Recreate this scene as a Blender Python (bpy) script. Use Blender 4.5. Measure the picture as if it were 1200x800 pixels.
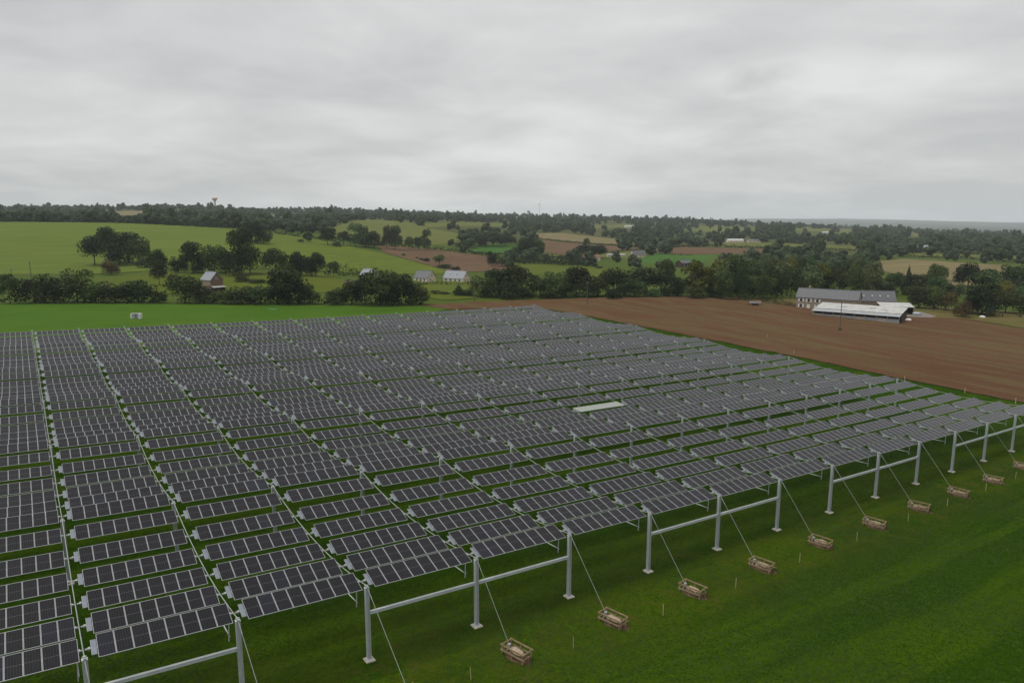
import bpy, bmesh, math, random
import numpy as np
from mathutils import Vector, Matrix

for o in list(bpy.data.objects): bpy.data.objects.remove(o)
scene = bpy.context.scene
COL = scene.collection
rng = np.random.default_rng(7); random.seed(7)

# ------------------------------------------------------------------ camera
F, PITCH, CAMZ = 852.22, 0.1688, 40.0
cam = bpy.data.cameras.new('camera'); cam.sensor_width = 36.0; cam.lens = 36.0*F/1200.0
cam.clip_start = 0.5; cam.clip_end = 40000
cam_o = bpy.data.objects.new('camera', cam); COL.objects.link(cam_o)
cam_o.location = (0, 0, CAMZ); cam_o.rotation_euler = (math.pi/2-PITCH, 0, 0)
scene.camera = cam_o

# ------------------------------------------------------------------ light
SUN_AZ, SUN_EL = math.radians(-95), math.radians(70)      # azimuth clockwise from +Y (high, to the left)
scene.view_settings.view_transform = 'Standard'; scene.view_settings.look = 'None'
scene.view_settings.gamma = 1.0; scene.view_settings.exposure = 0.05
scene.view_settings.use_curve_mapping = False
sun = bpy.data.lights.new('sun', 'SUN'); sun.energy = 2.8; sun.angle = math.radians(34); sun.color = (1, .97, .92)
sun_o = bpy.data.objects.new('sun', sun); COL.objects.link(sun_o)
sd = Vector((math.sin(SUN_AZ)*math.cos(SUN_EL), math.cos(SUN_AZ)*math.cos(SUN_EL), math.sin(SUN_EL)))
sun_o.rotation_euler = sd.to_track_quat('Z', 'Y').to_euler(); sun_o.location = (0, 0, 300)

w = bpy.data.worlds.new('World'); scene.world = w; w.use_nodes = True
nt = w.node_tree; nt.nodes.clear()
def N(t, typ, **kw):
    n = t.nodes.new(typ)
    for k, v in kw.items():
        if k == 'ins':
            for a, b in v.items(): n.inputs[a].default_value = b
        else: setattr(n, k, v)
    return n
def LK(t, a, b): t.links.new(a, b)
sky = N(nt, 'ShaderNodeTexSky', sky_type='NISHITA', sun_disc=False, sun_elevation=SUN_EL, sun_rotation=SUN_AZ)
bg1 = N(nt, 'ShaderNodeBackground', ins={'Strength': 0.08}); LK(nt, sky.outputs[0], bg1.inputs[0])
tc = N(nt, 'ShaderNodeTexCoord'); sx = N(nt, 'ShaderNodeSeparateXYZ'); LK(nt, tc.outputs['Generated'], sx.inputs[0])
def MT(t, op, a, b=None, clamp=False):
    n = N(t, 'ShaderNodeMath', operation=op, use_clamp=clamp)
    for i, s in enumerate((a, b)):
        if s is None: continue
        if hasattr(s, 'links'): LK(t, s, n.inputs[i])
        else: n.inputs[i].default_value = s
    return n.outputs[0]
zz = MT(nt, 'ADD', MT(nt, 'MAXIMUM', sx.outputs[2], 0.0), 0.16)
cx = MT(nt, 'DIVIDE', sx.outputs[0], zz); cy = MT(nt, 'DIVIDE', sx.outputs[1], zz)
cv = N(nt, 'ShaderNodeCombineXYZ'); LK(nt, cx, cv.inputs[0]); LK(nt, cy, cv.inputs[1])
n1 = N(nt, 'ShaderNodeTexNoise', ins={'Scale': 0.34, 'Detail': 5.0, 'Roughness': 0.5, 'Distortion': 0.35}); LK(nt, cv.outputs[0], n1.inputs['Vector'])
n2 = N(nt, 'ShaderNodeTexNoise', ins={'Scale': 1.15, 'Detail': 6.0, 'Roughness': 0.56, 'Distortion': 0.3}); LK(nt, cv.outputs[0], n2.inputs['Vector'])
cl = MT(nt, 'ADD', MT(nt, 'MULTIPLY', n1.outputs[0], 0.66), MT(nt, 'MULTIPLY', n2.outputs[0], 0.34))
ramp = N(nt, 'ShaderNodeValToRGB'); LK(nt, cl, ramp.inputs[0])
e = ramp.color_ramp.elements
e[0].position = 0.415; e[0].color = (0.520, 0.524, 0.528, 1)
e[1].position = 0.585; e[1].color = (0.765, 0.765, 0.758, 1)
m_ = ramp.color_ramp.elements.new(0.5); m_.color = (0.640, 0.642, 0.640, 1)
mp_ = N(nt, 'ShaderNodeVectorMath', operation='SUBTRACT'); LK(nt, tc.outputs['Generated'], mp_.inputs[0])
cd = Vector((0.304, 0.934, 0.166)).normalized(); mp_.inputs[1].default_value = cd      # a loose scrap of darker cloud below the overcast
ms = N(nt, 'ShaderNodeVectorMath', operation='MULTIPLY'); LK(nt, mp_.outputs[0], ms.inputs[0]); ms.inputs[1].default_value = (24, 24, 58)
ln = N(nt, 'ShaderNodeVectorMath', operation='LENGTH'); LK(nt, ms.outputs[0], ln.inputs[0])
n3 = N(nt, 'ShaderNodeTexNoise', ins={'Scale': 15.0, 'Detail': 5.0, 'Roughness': 0.55, 'Distortion': 0.4}); LK(nt, tc.outputs['Generated'], n3.inputs['Vector'])
sc_ = MT(nt, 'SUBTRACT', MT(nt, 'MULTIPLY', n3.outputs[0], 2.6), ln.outputs['Value'])
mr = N(nt, 'ShaderNodeMapRange', ins={1: 0.15, 2: 1.0, 3: 1.0, 4: 0.83}); mr.clamp = True; LK(nt, sc_, mr.inputs[0])
sv = N(nt, 'ShaderNodeVectorMath', operation='SCALE'); LK(nt, ramp.outputs[0], sv.inputs[0]); LK(nt, mr.outputs[0], sv.inputs['Scale'])
bg2 = N(nt, 'ShaderNodeBackground', ins={'Strength': 1.0}); LK(nt, sv.outputs[0], bg2.inputs[0])
mx = N(nt, 'ShaderNodeMixShader', ins={0: 0.95}); LK(nt, bg1.outputs[0], mx.inputs[1]); LK(nt, bg2.outputs[0], mx.inputs[2])
wo = N(nt, 'ShaderNodeOutputWorld'); LK(nt, mx.outputs[0], wo.inputs[0])
scene.cycles.use_denoising = True
scene.cycles.max_bounces = 6; scene.cycles.diffuse_bounces = 3; scene.cycles.glossy_bounces = 3
scene.cycles.volume_bounces = 0

# ------------------------------------------------------------------ geometry of the place
AZ = 0.9765; O0 = np.array([-29.152, 45.247]); SPAN = 27.0; HP = 6.73
UD = np.array([math.sin(AZ), math.cos(AZ)]); VD = np.array([-math.cos(AZ), math.sin(AZ)])
A6 = (-36.354, -4.682, 0.856, 0.767, 0.653, 0.157)
def Uof(i): return 11.0541*(i+0.2488*(i*i/13-i)-0.1391*(i**3/169-i))
U_END = Uof(14)
def XY(u, v): return O0+u*UD+v*VD
def poly_z(x, y):
    rx = np.asarray(x)-O0[0]; ry = np.asarray(y)-O0[1]
    u = np.clip(rx*UD[0]+ry*UD[1], -160, 330)/100; v = np.clip(rx*VD[0]+ry*VD[1], -120, 260)/100
    return CAMZ+A6[0]+A6[1]*u+A6[2]*v+A6[3]*u*u+A6[4]*u*v+A6[5]*v*v
CP, SP_ = math.cos(PITCH), math.sin(PITCH)
def ray(px, py):                              # direction with unit forward (Y) component
    a = (px-600)/F; b = (400-py)/F
    d = CP+b*SP_
    return a/d, (-SP_+b*CP)/d
# relief of the far country: height profiles surveyed along twelve bearings
ST = np.array([350, 430, 520, 650, 800, 1000, 1300, 1700, 2300, 3200, 5000, 9000, 14000.])
TAB = [(-300, [342, 322, 302, 276, 260, 262, 258, 252, 247, 246, 250, 254, 256]),
       (0,    [338, 321, 302, 275, 259, 262, 258, 252, 247, 246, 251, 256, 257]),
       (150,  [338, 321, 302, 276, 261, 262, 257, 251, 246, 245, 251, 256, 257]),
       (300,  [338, 319, 303, 284, 270, 267, 261, 255, 249, 247, 252, 257, 258]),
       (420,  [340, 327, 315, 294, 281, 268, 257, 257, 252, 250, 253, 257, 258]),
       (530,  [343, 336, 328, 309, 294, 278, 264, 260, 255, 253, 255, 258, 258]),
       (650,  [346, 336, 327, 316, 302, 288, 276, 268, 259, 256, 258, 259, 258]),
       (780,  [347, 338, 330, 316, 302, 291, 281, 272, 263, 258, 259, 259, 258]),
       (900,  [349, 339, 328, 315, 302, 291, 282, 274, 267, 265, 265, 261, 256]),
       (1050, [356, 343, 330, 315, 303, 292, 283, 277, 273, 271, 270, 263, 258.5]),
       (1200, [362, 346, 331, 315, 304, 294, 286, 282, 280, 278, 275, 266, 260.5]),
       (1500, [364, 347, 331, 315, 304, 294, 286, 282, 280, 278, 275, 266, 260])]
QG = np.linspace(-1.25, 1.25, 251); LG = np.linspace(math.log(300), math.log(16000), 260)
def _grid():
    qs, zs = [], []
    for px, ys in TAB:
        q, _ = ray(px, 255.); qs.append(q)
        z = [CAMZ+Y*ray(px, y)[1] for Y, y in zip(ST, ys)]
        zs.append(np.interp(LG, np.log(ST), z))
    zs = np.array(zs); g = np.array([np.interp(QG, qs, zs[:, j]) for j in range(len(LG))]).T
    def sm(a, n, ax):
        k = np.exp(-np.linspace(-2, 2, 2*n+1)**2); k /= k.sum()
        return np.apply_along_axis(lambda r: np.convolve(np.pad(r, n, 'edge'), k, 'valid'), ax, a)
    g = sm(sm(g, 9, 0), 5, 1)
    Yg = np.exp(LG)[None, :]; X = QG[:, None]*Yg; amp = np.clip((Yg-1000)/1800, 0, 1)*5.0
    und = np.sin(X/190+1.3)*np.cos(Yg/260+X/410)+.7*np.sin(X/83+Yg/170)+.5*np.cos(X/51-Yg/97)
    far = np.clip((Yg-5000)/4000, 0, 1)
    return g+amp*und*(1-far)+far*14*(np.sin(X/900+.4)+.6*np.sin(X/370+1.0))
ZG = _grid()
def T(x, y):
    x = np.asarray(x, float); y = np.asarray(y, float)
    Yc = np.clip(y, 301, 15900); q = np.clip(x/np.maximum(y, 300), -1.24, 1.24)
    fi = (q-QG[0])/(QG[1]-QG[0]); fj = (np.log(Yc)-LG[0])/(LG[1]-LG[0])
    i = np.clip(fi.astype(int), 0, len(QG)-2); j = np.clip(fj.astype(int), 0, len(LG)-2)
    a = fi-i; b = fj-j
    z = ZG[i, j]*(1-a)*(1-b)+ZG[i+1, j]*a*(1-b)+ZG[i, j+1]*(1-a)*b+ZG[i+1, j+1]*a*b
    t = np.clip((y-285)/(390-285), 0, 1); t = t*t*(3-2*t)
    return poly_z(x, y)*(1-t)+z*t
YM = np.exp(np.linspace(math.log(40), math.log(15000), 2600))
def hit(px, py):                              # where a bearing and elevation meet the ground
    q, s = ray(px, py)
    d = CAMZ+YM*s-T(q*YM, YM)
    k = np.nonzero(d < 0)[0]
    if len(k) == 0: Y = 14000.
    else:
        k = k[0]
        Y = YM[k] if k == 0 else YM[k-1]+(YM[k]-YM[k-1])*d[k-1]/(d[k-1]-d[k])
    return np.array([q*Y, Y, float(T(q*Y, Y))])
def pix(P):                                   # for choosing which repeats show largest
    P = np.asarray(P, float); fw = P[..., 1]*CP-(P[..., 2]-CAMZ)*SP_; up = P[..., 1]*SP_+(P[..., 2]-CAMZ)*CP
    return np.stack([600+F*P[..., 0]/fw, 400-F*up/fw], -1)

ORD = ['zeroth', 'first', 'second', 'third', 'fourth', 'fifth', 'sixth', 'seventh', 'eighth', 'ninth', 'tenth', 'eleventh', 'twelfth',
       'thirteenth', 'fourteenth', 'fifteenth', 'sixteenth', 'seventeenth', 'eighteenth', 'nineteenth', 'twentieth']
TENS = ['', '', 'twenty', 'thirty', 'forty', 'fifty', 'sixty', 'seventy', 'eighty', 'ninety']
TENTH = ['', '', 'twentieth', 'thirtieth', 'fortieth', 'fiftieth', 'sixtieth', 'seventieth', 'eightieth', 'ninetieth']
def ordi(n):
    if n <= 20: return ORD[n]
    return TENTH[n//10] if n % 10 == 0 else TENS[n//10]+'-'+ORD[n % 10]

# ------------------------------------------------------------------ materials
MATS = {}
def newmat(name):
    m = bpy.data.materials.new(name); m.use_nodes = True; t = m.node_tree
    b = t.nodes['Principled BSDF']; MATS[name] = m
    return m, t, b
def mixc(t, fac, a, b, blend='MIX'):
    n = N(t, 'ShaderNodeMix', data_type='RGBA', blend_type=blend)
    for s, v in ((0, fac), (6, a), (7, b)):
        if hasattr(v, 'links'): LK(t, v, n.inputs[s])
        elif s == 0: n.inputs[0].default_value = v
        else: n.inputs[s].default_value = (*v, 1)
    return n.outputs[2]
def noise(t, vec, scale, detail=4, rough=0.55, dist=0.0):
    n = N(t, 'ShaderNodeTexNoise', ins={'Scale': scale, 'Detail': detail, 'Roughness': rough, 'Distortion': dist})
    if vec is not None: LK(t, vec, n.inputs['Vector'])
    return n.outputs[0]
def rampf(t, fac, lo, hi):
    n = N(t, 'ShaderNodeMapRange', ins={1: lo, 2: hi, 3: 0.0, 4: 1.0}); n.clamp = True
    LK(t, fac, n.inputs[0]); return n.outputs[0]
def uvcoord(t, su=1.0, sv=1.0):               # coordinates along the post rows (u) and the cables (v)
    g = N(t, 'ShaderNodeNewGeometry')
    mp = N(t, 'ShaderNodeMapping'); mp.vector_type = 'POINT'
    LK(t, g.outputs['Position'], mp.inputs[0])
    mp.inputs['Location'].default_value = (-(O0@UD), -(O0@VD), 0)
    mp.inputs['Rotation'].default_value = (0, 0, -math.atan2(UD[1], UD[0]))
    s = N(t, 'ShaderNodeVectorMath', operation='MULTIPLY'); LK(t, mp.outputs[0], s.inputs[0]); s.inputs[1].default_value = (su, sv, 1)
    return s.outputs[0], g.outputs['Position']
def bump(t, b, h, strength, dist):
    n = N(t, 'ShaderNodeBump', ins={'Strength': strength, 'Distance': dist}); LK(t, h, n.inputs['Height']); LK(t, n.outputs[0], b.inputs['Normal'])

def mat_plain(name, col, rough=0.6, metal=0.0, var=0.15, scale=2.0, spec=0.3):
    m, t, b = newmat(name)
    tcn = N(t, 'ShaderNodeTexCoord'); f = noise(t, tcn.outputs['Object'], scale, 5)
    c2 = tuple(max(0, c*(1-var)) for c in col); c3 = tuple(min(1, c*(1+var)) for c in col)
    LK(t, mixc(t, rampf(t, f, .3, .7), c2, c3), b.inputs['Base Color'])
    b.inputs['Roughness'].default_value = rough; b.inputs['Metallic'].default_value = metal
    b.inputs['Specular IOR Level'].default_value = spec
    return m

def mat_lawn():
    m, t, b = newmat('lawn')
    uv, pos = uvcoord(t); stripe, _ = uvcoord(t, .05, 1.0)
    big = noise(t, pos, .035, 4, .6); mid = noise(t, pos, .5, 5, .65); fine = noise(t, pos, 5.0, 4, .7); tiny = noise(t, pos, 22.0, 2, .6)
    st = noise(t, stripe, .17, 5, .62)
    c = mixc(t, rampf(t, big, .35, .65), (0.0112, 0.0354, 0.00097), (0.0166, 0.0445, 0.00130))
    c = mixc(t, rampf(t, st, .48, .56), c, (0.0400, 0.0756, 0.00198))
    c = mixc(t, MT(t, 'MULTIPLY', rampf(t, mid, .5, .75), .55), c, (0.0310, 0.0545, 0.00405))
    c = mixc(t, MT(t, 'MULTIPLY', rampf(t, fine, .44, .60), .85), c, (0.0046, 0.0157, 0.00065))
    c = mixc(t, MT(t, 'MULTIPLY', rampf(t, tiny, .48, .66), .6), c, (0.0433, 0.0788, 0.00648))
    clump = noise(t, pos, 1.7, 4, .68, .3)
    c = mixc(t, MT(t, 'MULTIPLY', rampf(t, clump, .50, .36), .42), c, (0.0048, 0.0177, 0.00049))
    c = mixc(t, MT(t, 'MULTIPLY', rampf(t, clump, .53, .68), .30), c, (0.0464, 0.0809, 0.00324))
    # trampled, yellowed strip where the builders drove between posts and anchors
    s = N(t, 'ShaderNodeSeparateXYZ'); LK(t, uv, s.inputs[0])
    band = MT(t, 'MULTIPLY', rampf(t, s.outputs[1], -13.0, -8.0), rampf(t, s.outputs[1], 9.0, -2.0))
    worn = MT(t, 'MULTIPLY', band, rampf(t, noise(t, pos, .3, 5, .65), .36, .66))
    c = mixc(t, MT(t, 'MULTIPLY', worn, .5), c, (0.0522, 0.0536, 0.00648))
    mud = MT(t, 'MULTIPLY', band, rampf(t, noise(t, pos, .55, 6, .7, .4), .56, .70))
    c = mixc(t, MT(t, 'MULTIPLY', mud, .75), c, (0.0765, 0.0505, 0.01620))
    LK(t, c, b.inputs['Base Color']); b.inputs['Roughness'].default_value = .9; b.inputs['Specular IOR Level'].default_value = 0.0
    b.inputs['Sheen Weight'].default_value = .04; b.inputs['Sheen Roughness'].default_value = .6; b.inputs['Sheen Tint'].default_value = (.32, .62, .04, 1)
    h = MT(t, 'ADD', MT(t, 'ADD', MT(t, 'MULTIPLY', clump, .6), MT(t, 'MULTIPLY', fine, .5)), MT(t, 'MULTIPLY', tiny, .25))
    bump(t, b, h, .8, .28)
    return m
def mat_field(name, c1, c2, c3=None, sc=.02, streak=None, fine=.6, sheen=.0, streakc=None):
    m, t, b = newmat(name)
    g = N(t, 'ShaderNodeNewGeometry'); pos = g.outputs['Position']
    c = mixc(t, rampf(t, noise(t, pos, sc, 5, .6), .35, .65), c1, c2)
    c = mixc(t, MT(t, 'MULTIPLY', rampf(t, noise(t, pos, fine, 5, .7), .45, .75), .45), c, c3 or tuple(.6*v for v in c1))
    if streak:
        s, _ = uvcoord(t, *streak); c = mixc(t, MT(t, 'MULTIPLY', rampf(t, noise(t, s, 1.0, 5, .6), .45, .68), .6), c, streakc or tuple(1.35*v for v in c2))
    LK(t, c, b.inputs['Base Color']); b.inputs['Roughness'].default_value = .95; b.inputs['Specular IOR Level'].default_value = .05
    b.inputs['Sheen Weight'].default_value = sheen; b.inputs['Sheen Tint'].default_value = (.4, .6, .1, 1)
    return m
def mat_plough():
    m, t, b = newmat('ploughed_soil')
    a, pos = uvcoord(t, .55, .010); a2, _ = uvcoord(t, .16, .006)
    f1 = noise(t, a, 1.0, 5, .65); f2 = noise(t, a2, 1.0, 4, .55); cl = noise(t, pos, 1.2, 5, .75); big = noise(t, pos, .02, 3)
    c = mixc(t, rampf(t, big, .35, .65), (0.0790, 0.0388, 0.0186), (0.0881, 0.0457, 0.0228))
    c = mixc(t, MT(t, 'MULTIPLY', rampf(t, f2, .46, .58), .8), c, (0.0898, 0.0672, 0.0288))
    c = mixc(t, MT(t, 'MULTIPLY', rampf(t, f1, .50, .64), .55), c, (0.1247, 0.0819, 0.0440))
    c = mixc(t, MT(t, 'MULTIPLY', rampf(t, cl, .45, .7), .5), c, (0.0432, 0.0198, 0.0084))
    s_ = noise(t, pos, 3.0, 3, .7); c = mixc(t, MT(t, 'MULTIPLY', rampf(t, s_, .62, .75), .5), c, (0.1829, 0.1379, 0.0805))
    LK(t, c, b.inputs['Base Color']); b.inputs['Roughness'].default_value = .95; b.inputs['Specular IOR Level'].default_value = .05
    bump(t, b, MT(t, 'ADD', cl, f1), .7, .35)
    return m
def mat_foliage(name, dark, light):
    m, t, b = newmat(name)
    oi = N(t, 'ShaderNodeObjectInfo'); g = N(t, 'ShaderNodeNewGeometry')
    c = mixc(t, g.outputs['Random Per Island'], dark, light)
    n = noise(t, g.outputs['Position'], .35, 3, .6)
    c = mixc(t, MT(t, 'MULTIPLY', rampf(t, n, .45, .7), .5), c, tuple(1.5*v for v in light))
    hs = N(t, 'ShaderNodeHueSaturation'); LK(t, c, hs.inputs['Color'])
    LK(t, MT(t, 'ADD', MT(t, 'MULTIPLY', oi.outputs['Random'], .07), .46), hs.inputs['Hue'])
    LK(t, MT(t, 'ADD', MT(t, 'MULTIPLY', MT(t, 'FRACT', MT(t, 'MULTIPLY', oi.outputs['Random'], 7.3)), .85), .65), hs.inputs['Value'])
    LK(t, hs.outputs[0], b.inputs['Base Color']); b.inputs['Roughness'].default_value = .75; b.inputs['Specular IOR Level'].default_value = .12
    return m
def mat_cells():
    m, t, b = newmat('solar_cells')
    uvn = N(t, 'ShaderNodeUVMap'); s = N(t, 'ShaderNodeSeparateXYZ'); LK(t, uvn.outputs[0], s.inputs[0])
    def line(src, period, wdt, off=0.0):
        f = MT(t, 'FRACT', MT(t, 'ADD', MT(t, 'DIVIDE', src, period), off))
        return MT(t, 'LESS_THAN', MT(t, 'ABSOLUTE', MT(t, 'SUBTRACT', f, .5)), wdt/period/2)
    oi = N(t, 'ShaderNodeObjectInfo'); g = N(t, 'ShaderNodeNewGeometry')
    r = MT(t, 'FRACT', MT(t, 'ADD', MT(t, 'MULTIPLY', oi.outputs['Random'], 5.17), MT(t, 'MULTIPLY', g.outputs['Random Per Island'], 3.31)))
    base = mixc(t, rampf(t, r, .35, 1.0), (.0040, .0038, .0050), (.0064, .0056, .0085))
    base = mixc(t, rampf(t, r, .9, 1.0), base, (.0075, .0080, .0150))
    cell = MT(t, 'MAXIMUM', line(s.outputs[0], .2, .022, .5), line(s.outputs[1], .0925, .006, .5))
    c = mixc(t, MT(t, 'MULTIPLY', cell, .8), base, (.030, .030, .034))
    mid = MT(t, 'LESS_THAN', MT(t, 'ABSOLUTE', s.outputs[1]), .014)
    c = mixc(t, mid, c, (.085, .085, .088))
    LK(t, c, b.inputs['Base Color']); b.inputs['Roughness'].default_value = .16; b.inputs['Specular IOR Level'].default_value = .30
    LK(t, MT(t, 'ADD', .13, MT(t, 'MULTIPLY', noise(t, uvn.outputs[0], 1.7, 4), .16)), b.inputs['Roughness'])
    return m
def mat_slate(name, c1, c2, sc=1.2):
    m, t, b = newmat(name); tcn = N(t, 'ShaderNodeTexCoord')
    f = noise(t, tcn.outputs['Object'], sc, 6, .7)
    LK(t, mixc(t, rampf(t, f, .3, .7), c1, c2), b.inputs['Base Color']); b.inputs['Roughness'].default_value = .65
    return m

mat_lawn(); mat_plough(); mat_cells()
mat_field('painted_sheen_grass', (.030, .078, .0030), (.042, .092, .0045), (.026, .064, .003), .05, streak=(.012, .22), fine=1.2, sheen=.05, streakc=(.058, .104, .006))  # brighter greens paint the turf's low-angle sheen into the colour; mown streaks added
mat_field('meadow', (0.0291, 0.0472, 0.0052), (0.0454, 0.0605, 0.0079), sheen=.15)
mat_field('hill_grass', (0.0596, 0.0844, 0.0103), (0.0702, 0.0917, 0.0123), (0.0489, 0.0759, 0.0086), .012, streak=(.004, .03), sheen=.1)
mat_field('hill_grass_yellow', (0.0583, 0.0791, 0.0071), (0.0721, 0.0891, 0.0086), (0.0444, 0.0674, 0.0058), .012, streak=(.004, .04), sheen=.1)
mat_field('hill_grass_far', (0.0786, 0.0904, 0.0203), (0.0917, 0.1016, 0.0234), (0.0688, 0.0819, 0.0176), .01)
mat_field('brown_soil_far', (0.0819, 0.0505, 0.0272), (0.0969, 0.0603, 0.0335), (0.0721, 0.0445, 0.0241), .012, streak=(.002, .05))
mat_field('bright_grass', (0.0323, 0.0840, 0.0110), (0.0430, 0.0974, 0.0135), (0.0370, 0.0806, 0.0106), .02)
mat_field('tan_stubble', (0.1137, 0.0951, 0.0441), (0.1343, 0.1102, 0.0523), (0.0964, 0.0792, 0.0342), .012, streak=(.003, .05))
mat_field('dry_verge', (0.1042, 0.0773, 0.0296), (0.0605, 0.0706, 0.0161), (0.1344, 0.1042, 0.0457), .09)
mat_field('yard_gravel', (0.1360, 0.1240, 0.1080), (0.1840, 0.1680, 0.1520), (0.1040, 0.0880, 0.0720), .1)
mat_field('yellow_meadow', (0.0557, 0.0773, 0.0069), (0.0753, 0.0904, 0.0088), (0.0393, 0.0622, 0.0056), .03)
mat_field('far_hills', (.014, .024, .014), (.040, .048, .024), (.018, .028, .016), .0016, fine=.006)
mat_field('far_country', (0.0370, 0.0504, 0.0132), (0.0672, 0.0672, 0.0212), (0.0302, 0.0403, 0.0103), .004)
mat_foliage('leaf_dark', (0.0097, 0.0166, 0.0047), (0.0208, 0.0319, 0.0085))
mat_foliage('leaf_mid', (0.0222, 0.0392, 0.0102), (0.0459, 0.0681, 0.0179))
mat_foliage('leaf_yellow', (0.0468, 0.0638, 0.0111), (0.0936, 0.1021, 0.0187))
mat_foliage('leaf_pale', (0.0374, 0.0562, 0.0204), (0.0698, 0.0885, 0.0357))
mat_foliage('leaf_autumn', (0.0340, 0.0255, 0.0102), (0.0638, 0.0468, 0.0170))
mat_foliage('leaf_far', (0.0119, 0.0196, 0.0081), (0.0255, 0.0374, 0.0149))
mat_foliage('leaf_grass', (.011, .026, .0009), (.022, .041, .0015))
mat_plain('bark', (.055, .045, .035), .9); mat_plain('steel', (.44, .47, .48), .5, .1, .10, 1.5, .5)
mat_plain('aluminium', (.29, .30, .31), .45, .2, .06); mat_plain('plate', (.16, .18, .21), .4, .1, .08)
mat_plain('cable', (.27, .295, .27), .55, .2); mat_plain('hub', (.29, .30, .30), .5, .1)
mat_plain('backsheet', (.225, .245, .22), .45, 0, .1); mat_plain('concrete', (.42, .385, .32), .9, 0, .25, 3)
mat_plain('dirty_concrete', (.26, .21, .155), .95, 0, .4, 3)
mat_plain('timber', (.25, .18, .105), .85, 0, .35, 4); mat_plain('timber_dark', (.055, .036, .024), .9, 0, .4, 4)
mat_plain('stake_wood', (.36, .31, .17), .85, 0, .2, 6); mat_plain('pole_wood', (.10, .085, .07), .9, 0, .25, 2)
mat_plain('rust', (.075, .038, .022), .9, 0, .3, 6); mat_plain('spoil', (.075, .045, .025), .95, 0, .35, 5)
mat_plain('white_paint', (.62, .62, .60), .6, 0, .08); mat_plain('pale_grey', (.33, .34, .36), .6, 0, .12)
mat_plain('brick', (.15, .098, .066), .9, 0, .25, 4); mat_plain('stone', (.25, .20, .145), .9, 0, .3, 2)
mat_plain('render_cream', (.56, .47, .36), .9, 0, .1, .8); mat_plain('render_white', (.62, .58, .52), .9, 0, .1, .8)
mat_slate('slate', (.055, .058, .066), (.095, .097, .104)); mat_slate('slate_pale', (.14, .155, .18), (.22, .235, .255))
mat_slate('sheet_white', (.25, .25, .24), (.46, .46, .44), .5); mat_slate('sheet_grey', (.20, .21, .22), (.30, .31, .31), .5)
mat_slate('tile_red', (.12, .035, .03), (.17, .05, .04)); mat_plain('dark_inside', (.018, .018, .018), .9); mat_plain('glass_dark', (.03, .035, .04), .15, 0, .1, 1, .5)
mat_plain('tarp', (.03, .20, .15), .5, 0, .2, 2); mat_plain('orange_paint', (.35, .12, .05), .6); mat_plain('rubber', (.02, .02, .02), .8)

# ------------------------------------------------------------------ mesh helpers
class MB:
    def __init__(s): s.v = []; s.f = []; s.m = []
    def add(s, vs, fs, mi=0):
        k = len(s.v); s.v += [tuple(map(float, p)) for p in vs]; s.f += [tuple(k+i for i in f) for f in fs]; s.m += [mi]*len(fs); return s
    def box(s, c, d, mi=0, M=None):
        x, y, z = d[0]/2, d[1]/2, d[2]/2
        vs = [Vector((i*x, j*y, k*z)) for k in (-1, 1) for j in (-1, 1) for i in (-1, 1)]
        if M is not None: vs = [M @ p for p in vs]
        vs = [p+Vector(c) for p in vs]
        return s.add(vs, [(0, 2, 3, 1), (4, 5, 7, 6), (0, 1, 5, 4), (2, 6, 7, 3), (0, 4, 6, 2), (1, 3, 7, 5)], mi)
    def tube(s, pts, r, n=6, mi=0, r2=None, cap=True):
        pts = [Vector(p) for p in pts]; L = len(pts); vs = []
        for i, p in enumerate(pts):
            d = (pts[min(i+1, L-1)]-pts[max(i-1, 0)]).normalized()
            a = d.orthogonal().normalized() if abs(d.z) > .9 else d.cross(Vector((0, 0, 1))).normalized(); b = d.cross(a)
            rr = r if r2 is None else r+(r2-r)*i/(L-1)
            vs += [p+a*rr*math.cos(t*2*math.pi/n)+b*rr*math.sin(t*2*math.pi/n) for t in range(n)]
        fs = [(i*n+t, i*n+(t+1) % n, (i+1)*n+(t+1) % n, (i+1)*n+t) for i in range(L-1) for t in range(n)]
        if cap: fs += [tuple(range(n))[::-1], tuple((L-1)*n+t for t in range(n))]
        return s.add(vs, fs, mi)
    def bar(s, p0, p1, wd, ht, mi=0):          # rectangular bar between two points, ht upright
        p0, p1 = Vector(p0), Vector(p1); d = (p1-p0); L = d.length; d.normalize()
        a = d.cross(Vector((0, 0, 1)))
        a = Vector((1, 0, 0)) if a.length < 1e-4 else a.normalized()
        b = a.cross(d); M = Matrix((d, a, b)).transposed()
        return s.box((p0+p1)/2, (L, wd, ht), mi, M)
    def mesh(s, name, mats):
        me = bpy.data.meshes.new(name); me.from_pydata(s.v, [], s.f)
        for m in mats: me.materials.append(MATS[m])
        if len(mats) > 1: me.polygons.foreach_set('material_index', s.m)
        me.update(); return me
    def build(s, name, mats, parent=None):
        return put(name, s.mesh(name, mats if isinstance(mats, (list, tuple)) else [mats]), parent)
def put(name, me, parent=None, M=None):
    o = bpy.data.objects.new(name, me); COL.objects.link(o)
    if parent is not None: o.parent = parent
    if M is not None: o.matrix_local = M
    return o
def empty(name, M):
    o = bpy.data.objects.new(name, None); COL.objects.link(o); o.empty_display_size = .5
    o.matrix_world = M if isinstance(M, Matrix) else Matrix.Translation(Vector(M)); return o
def tag(o, label=None, cat=None, group=None, kind=None):
    if label: o['label'] = label
    if cat: o['category'] = cat
    if group: o['group'] = group
    if kind: o['kind'] = kind
    return o
def frame(loc, ang):                           # z-rotation + location
    return Matrix.Translation(Vector(loc)) @ Matrix.Rotation(ang, 4, 'Z')

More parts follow.
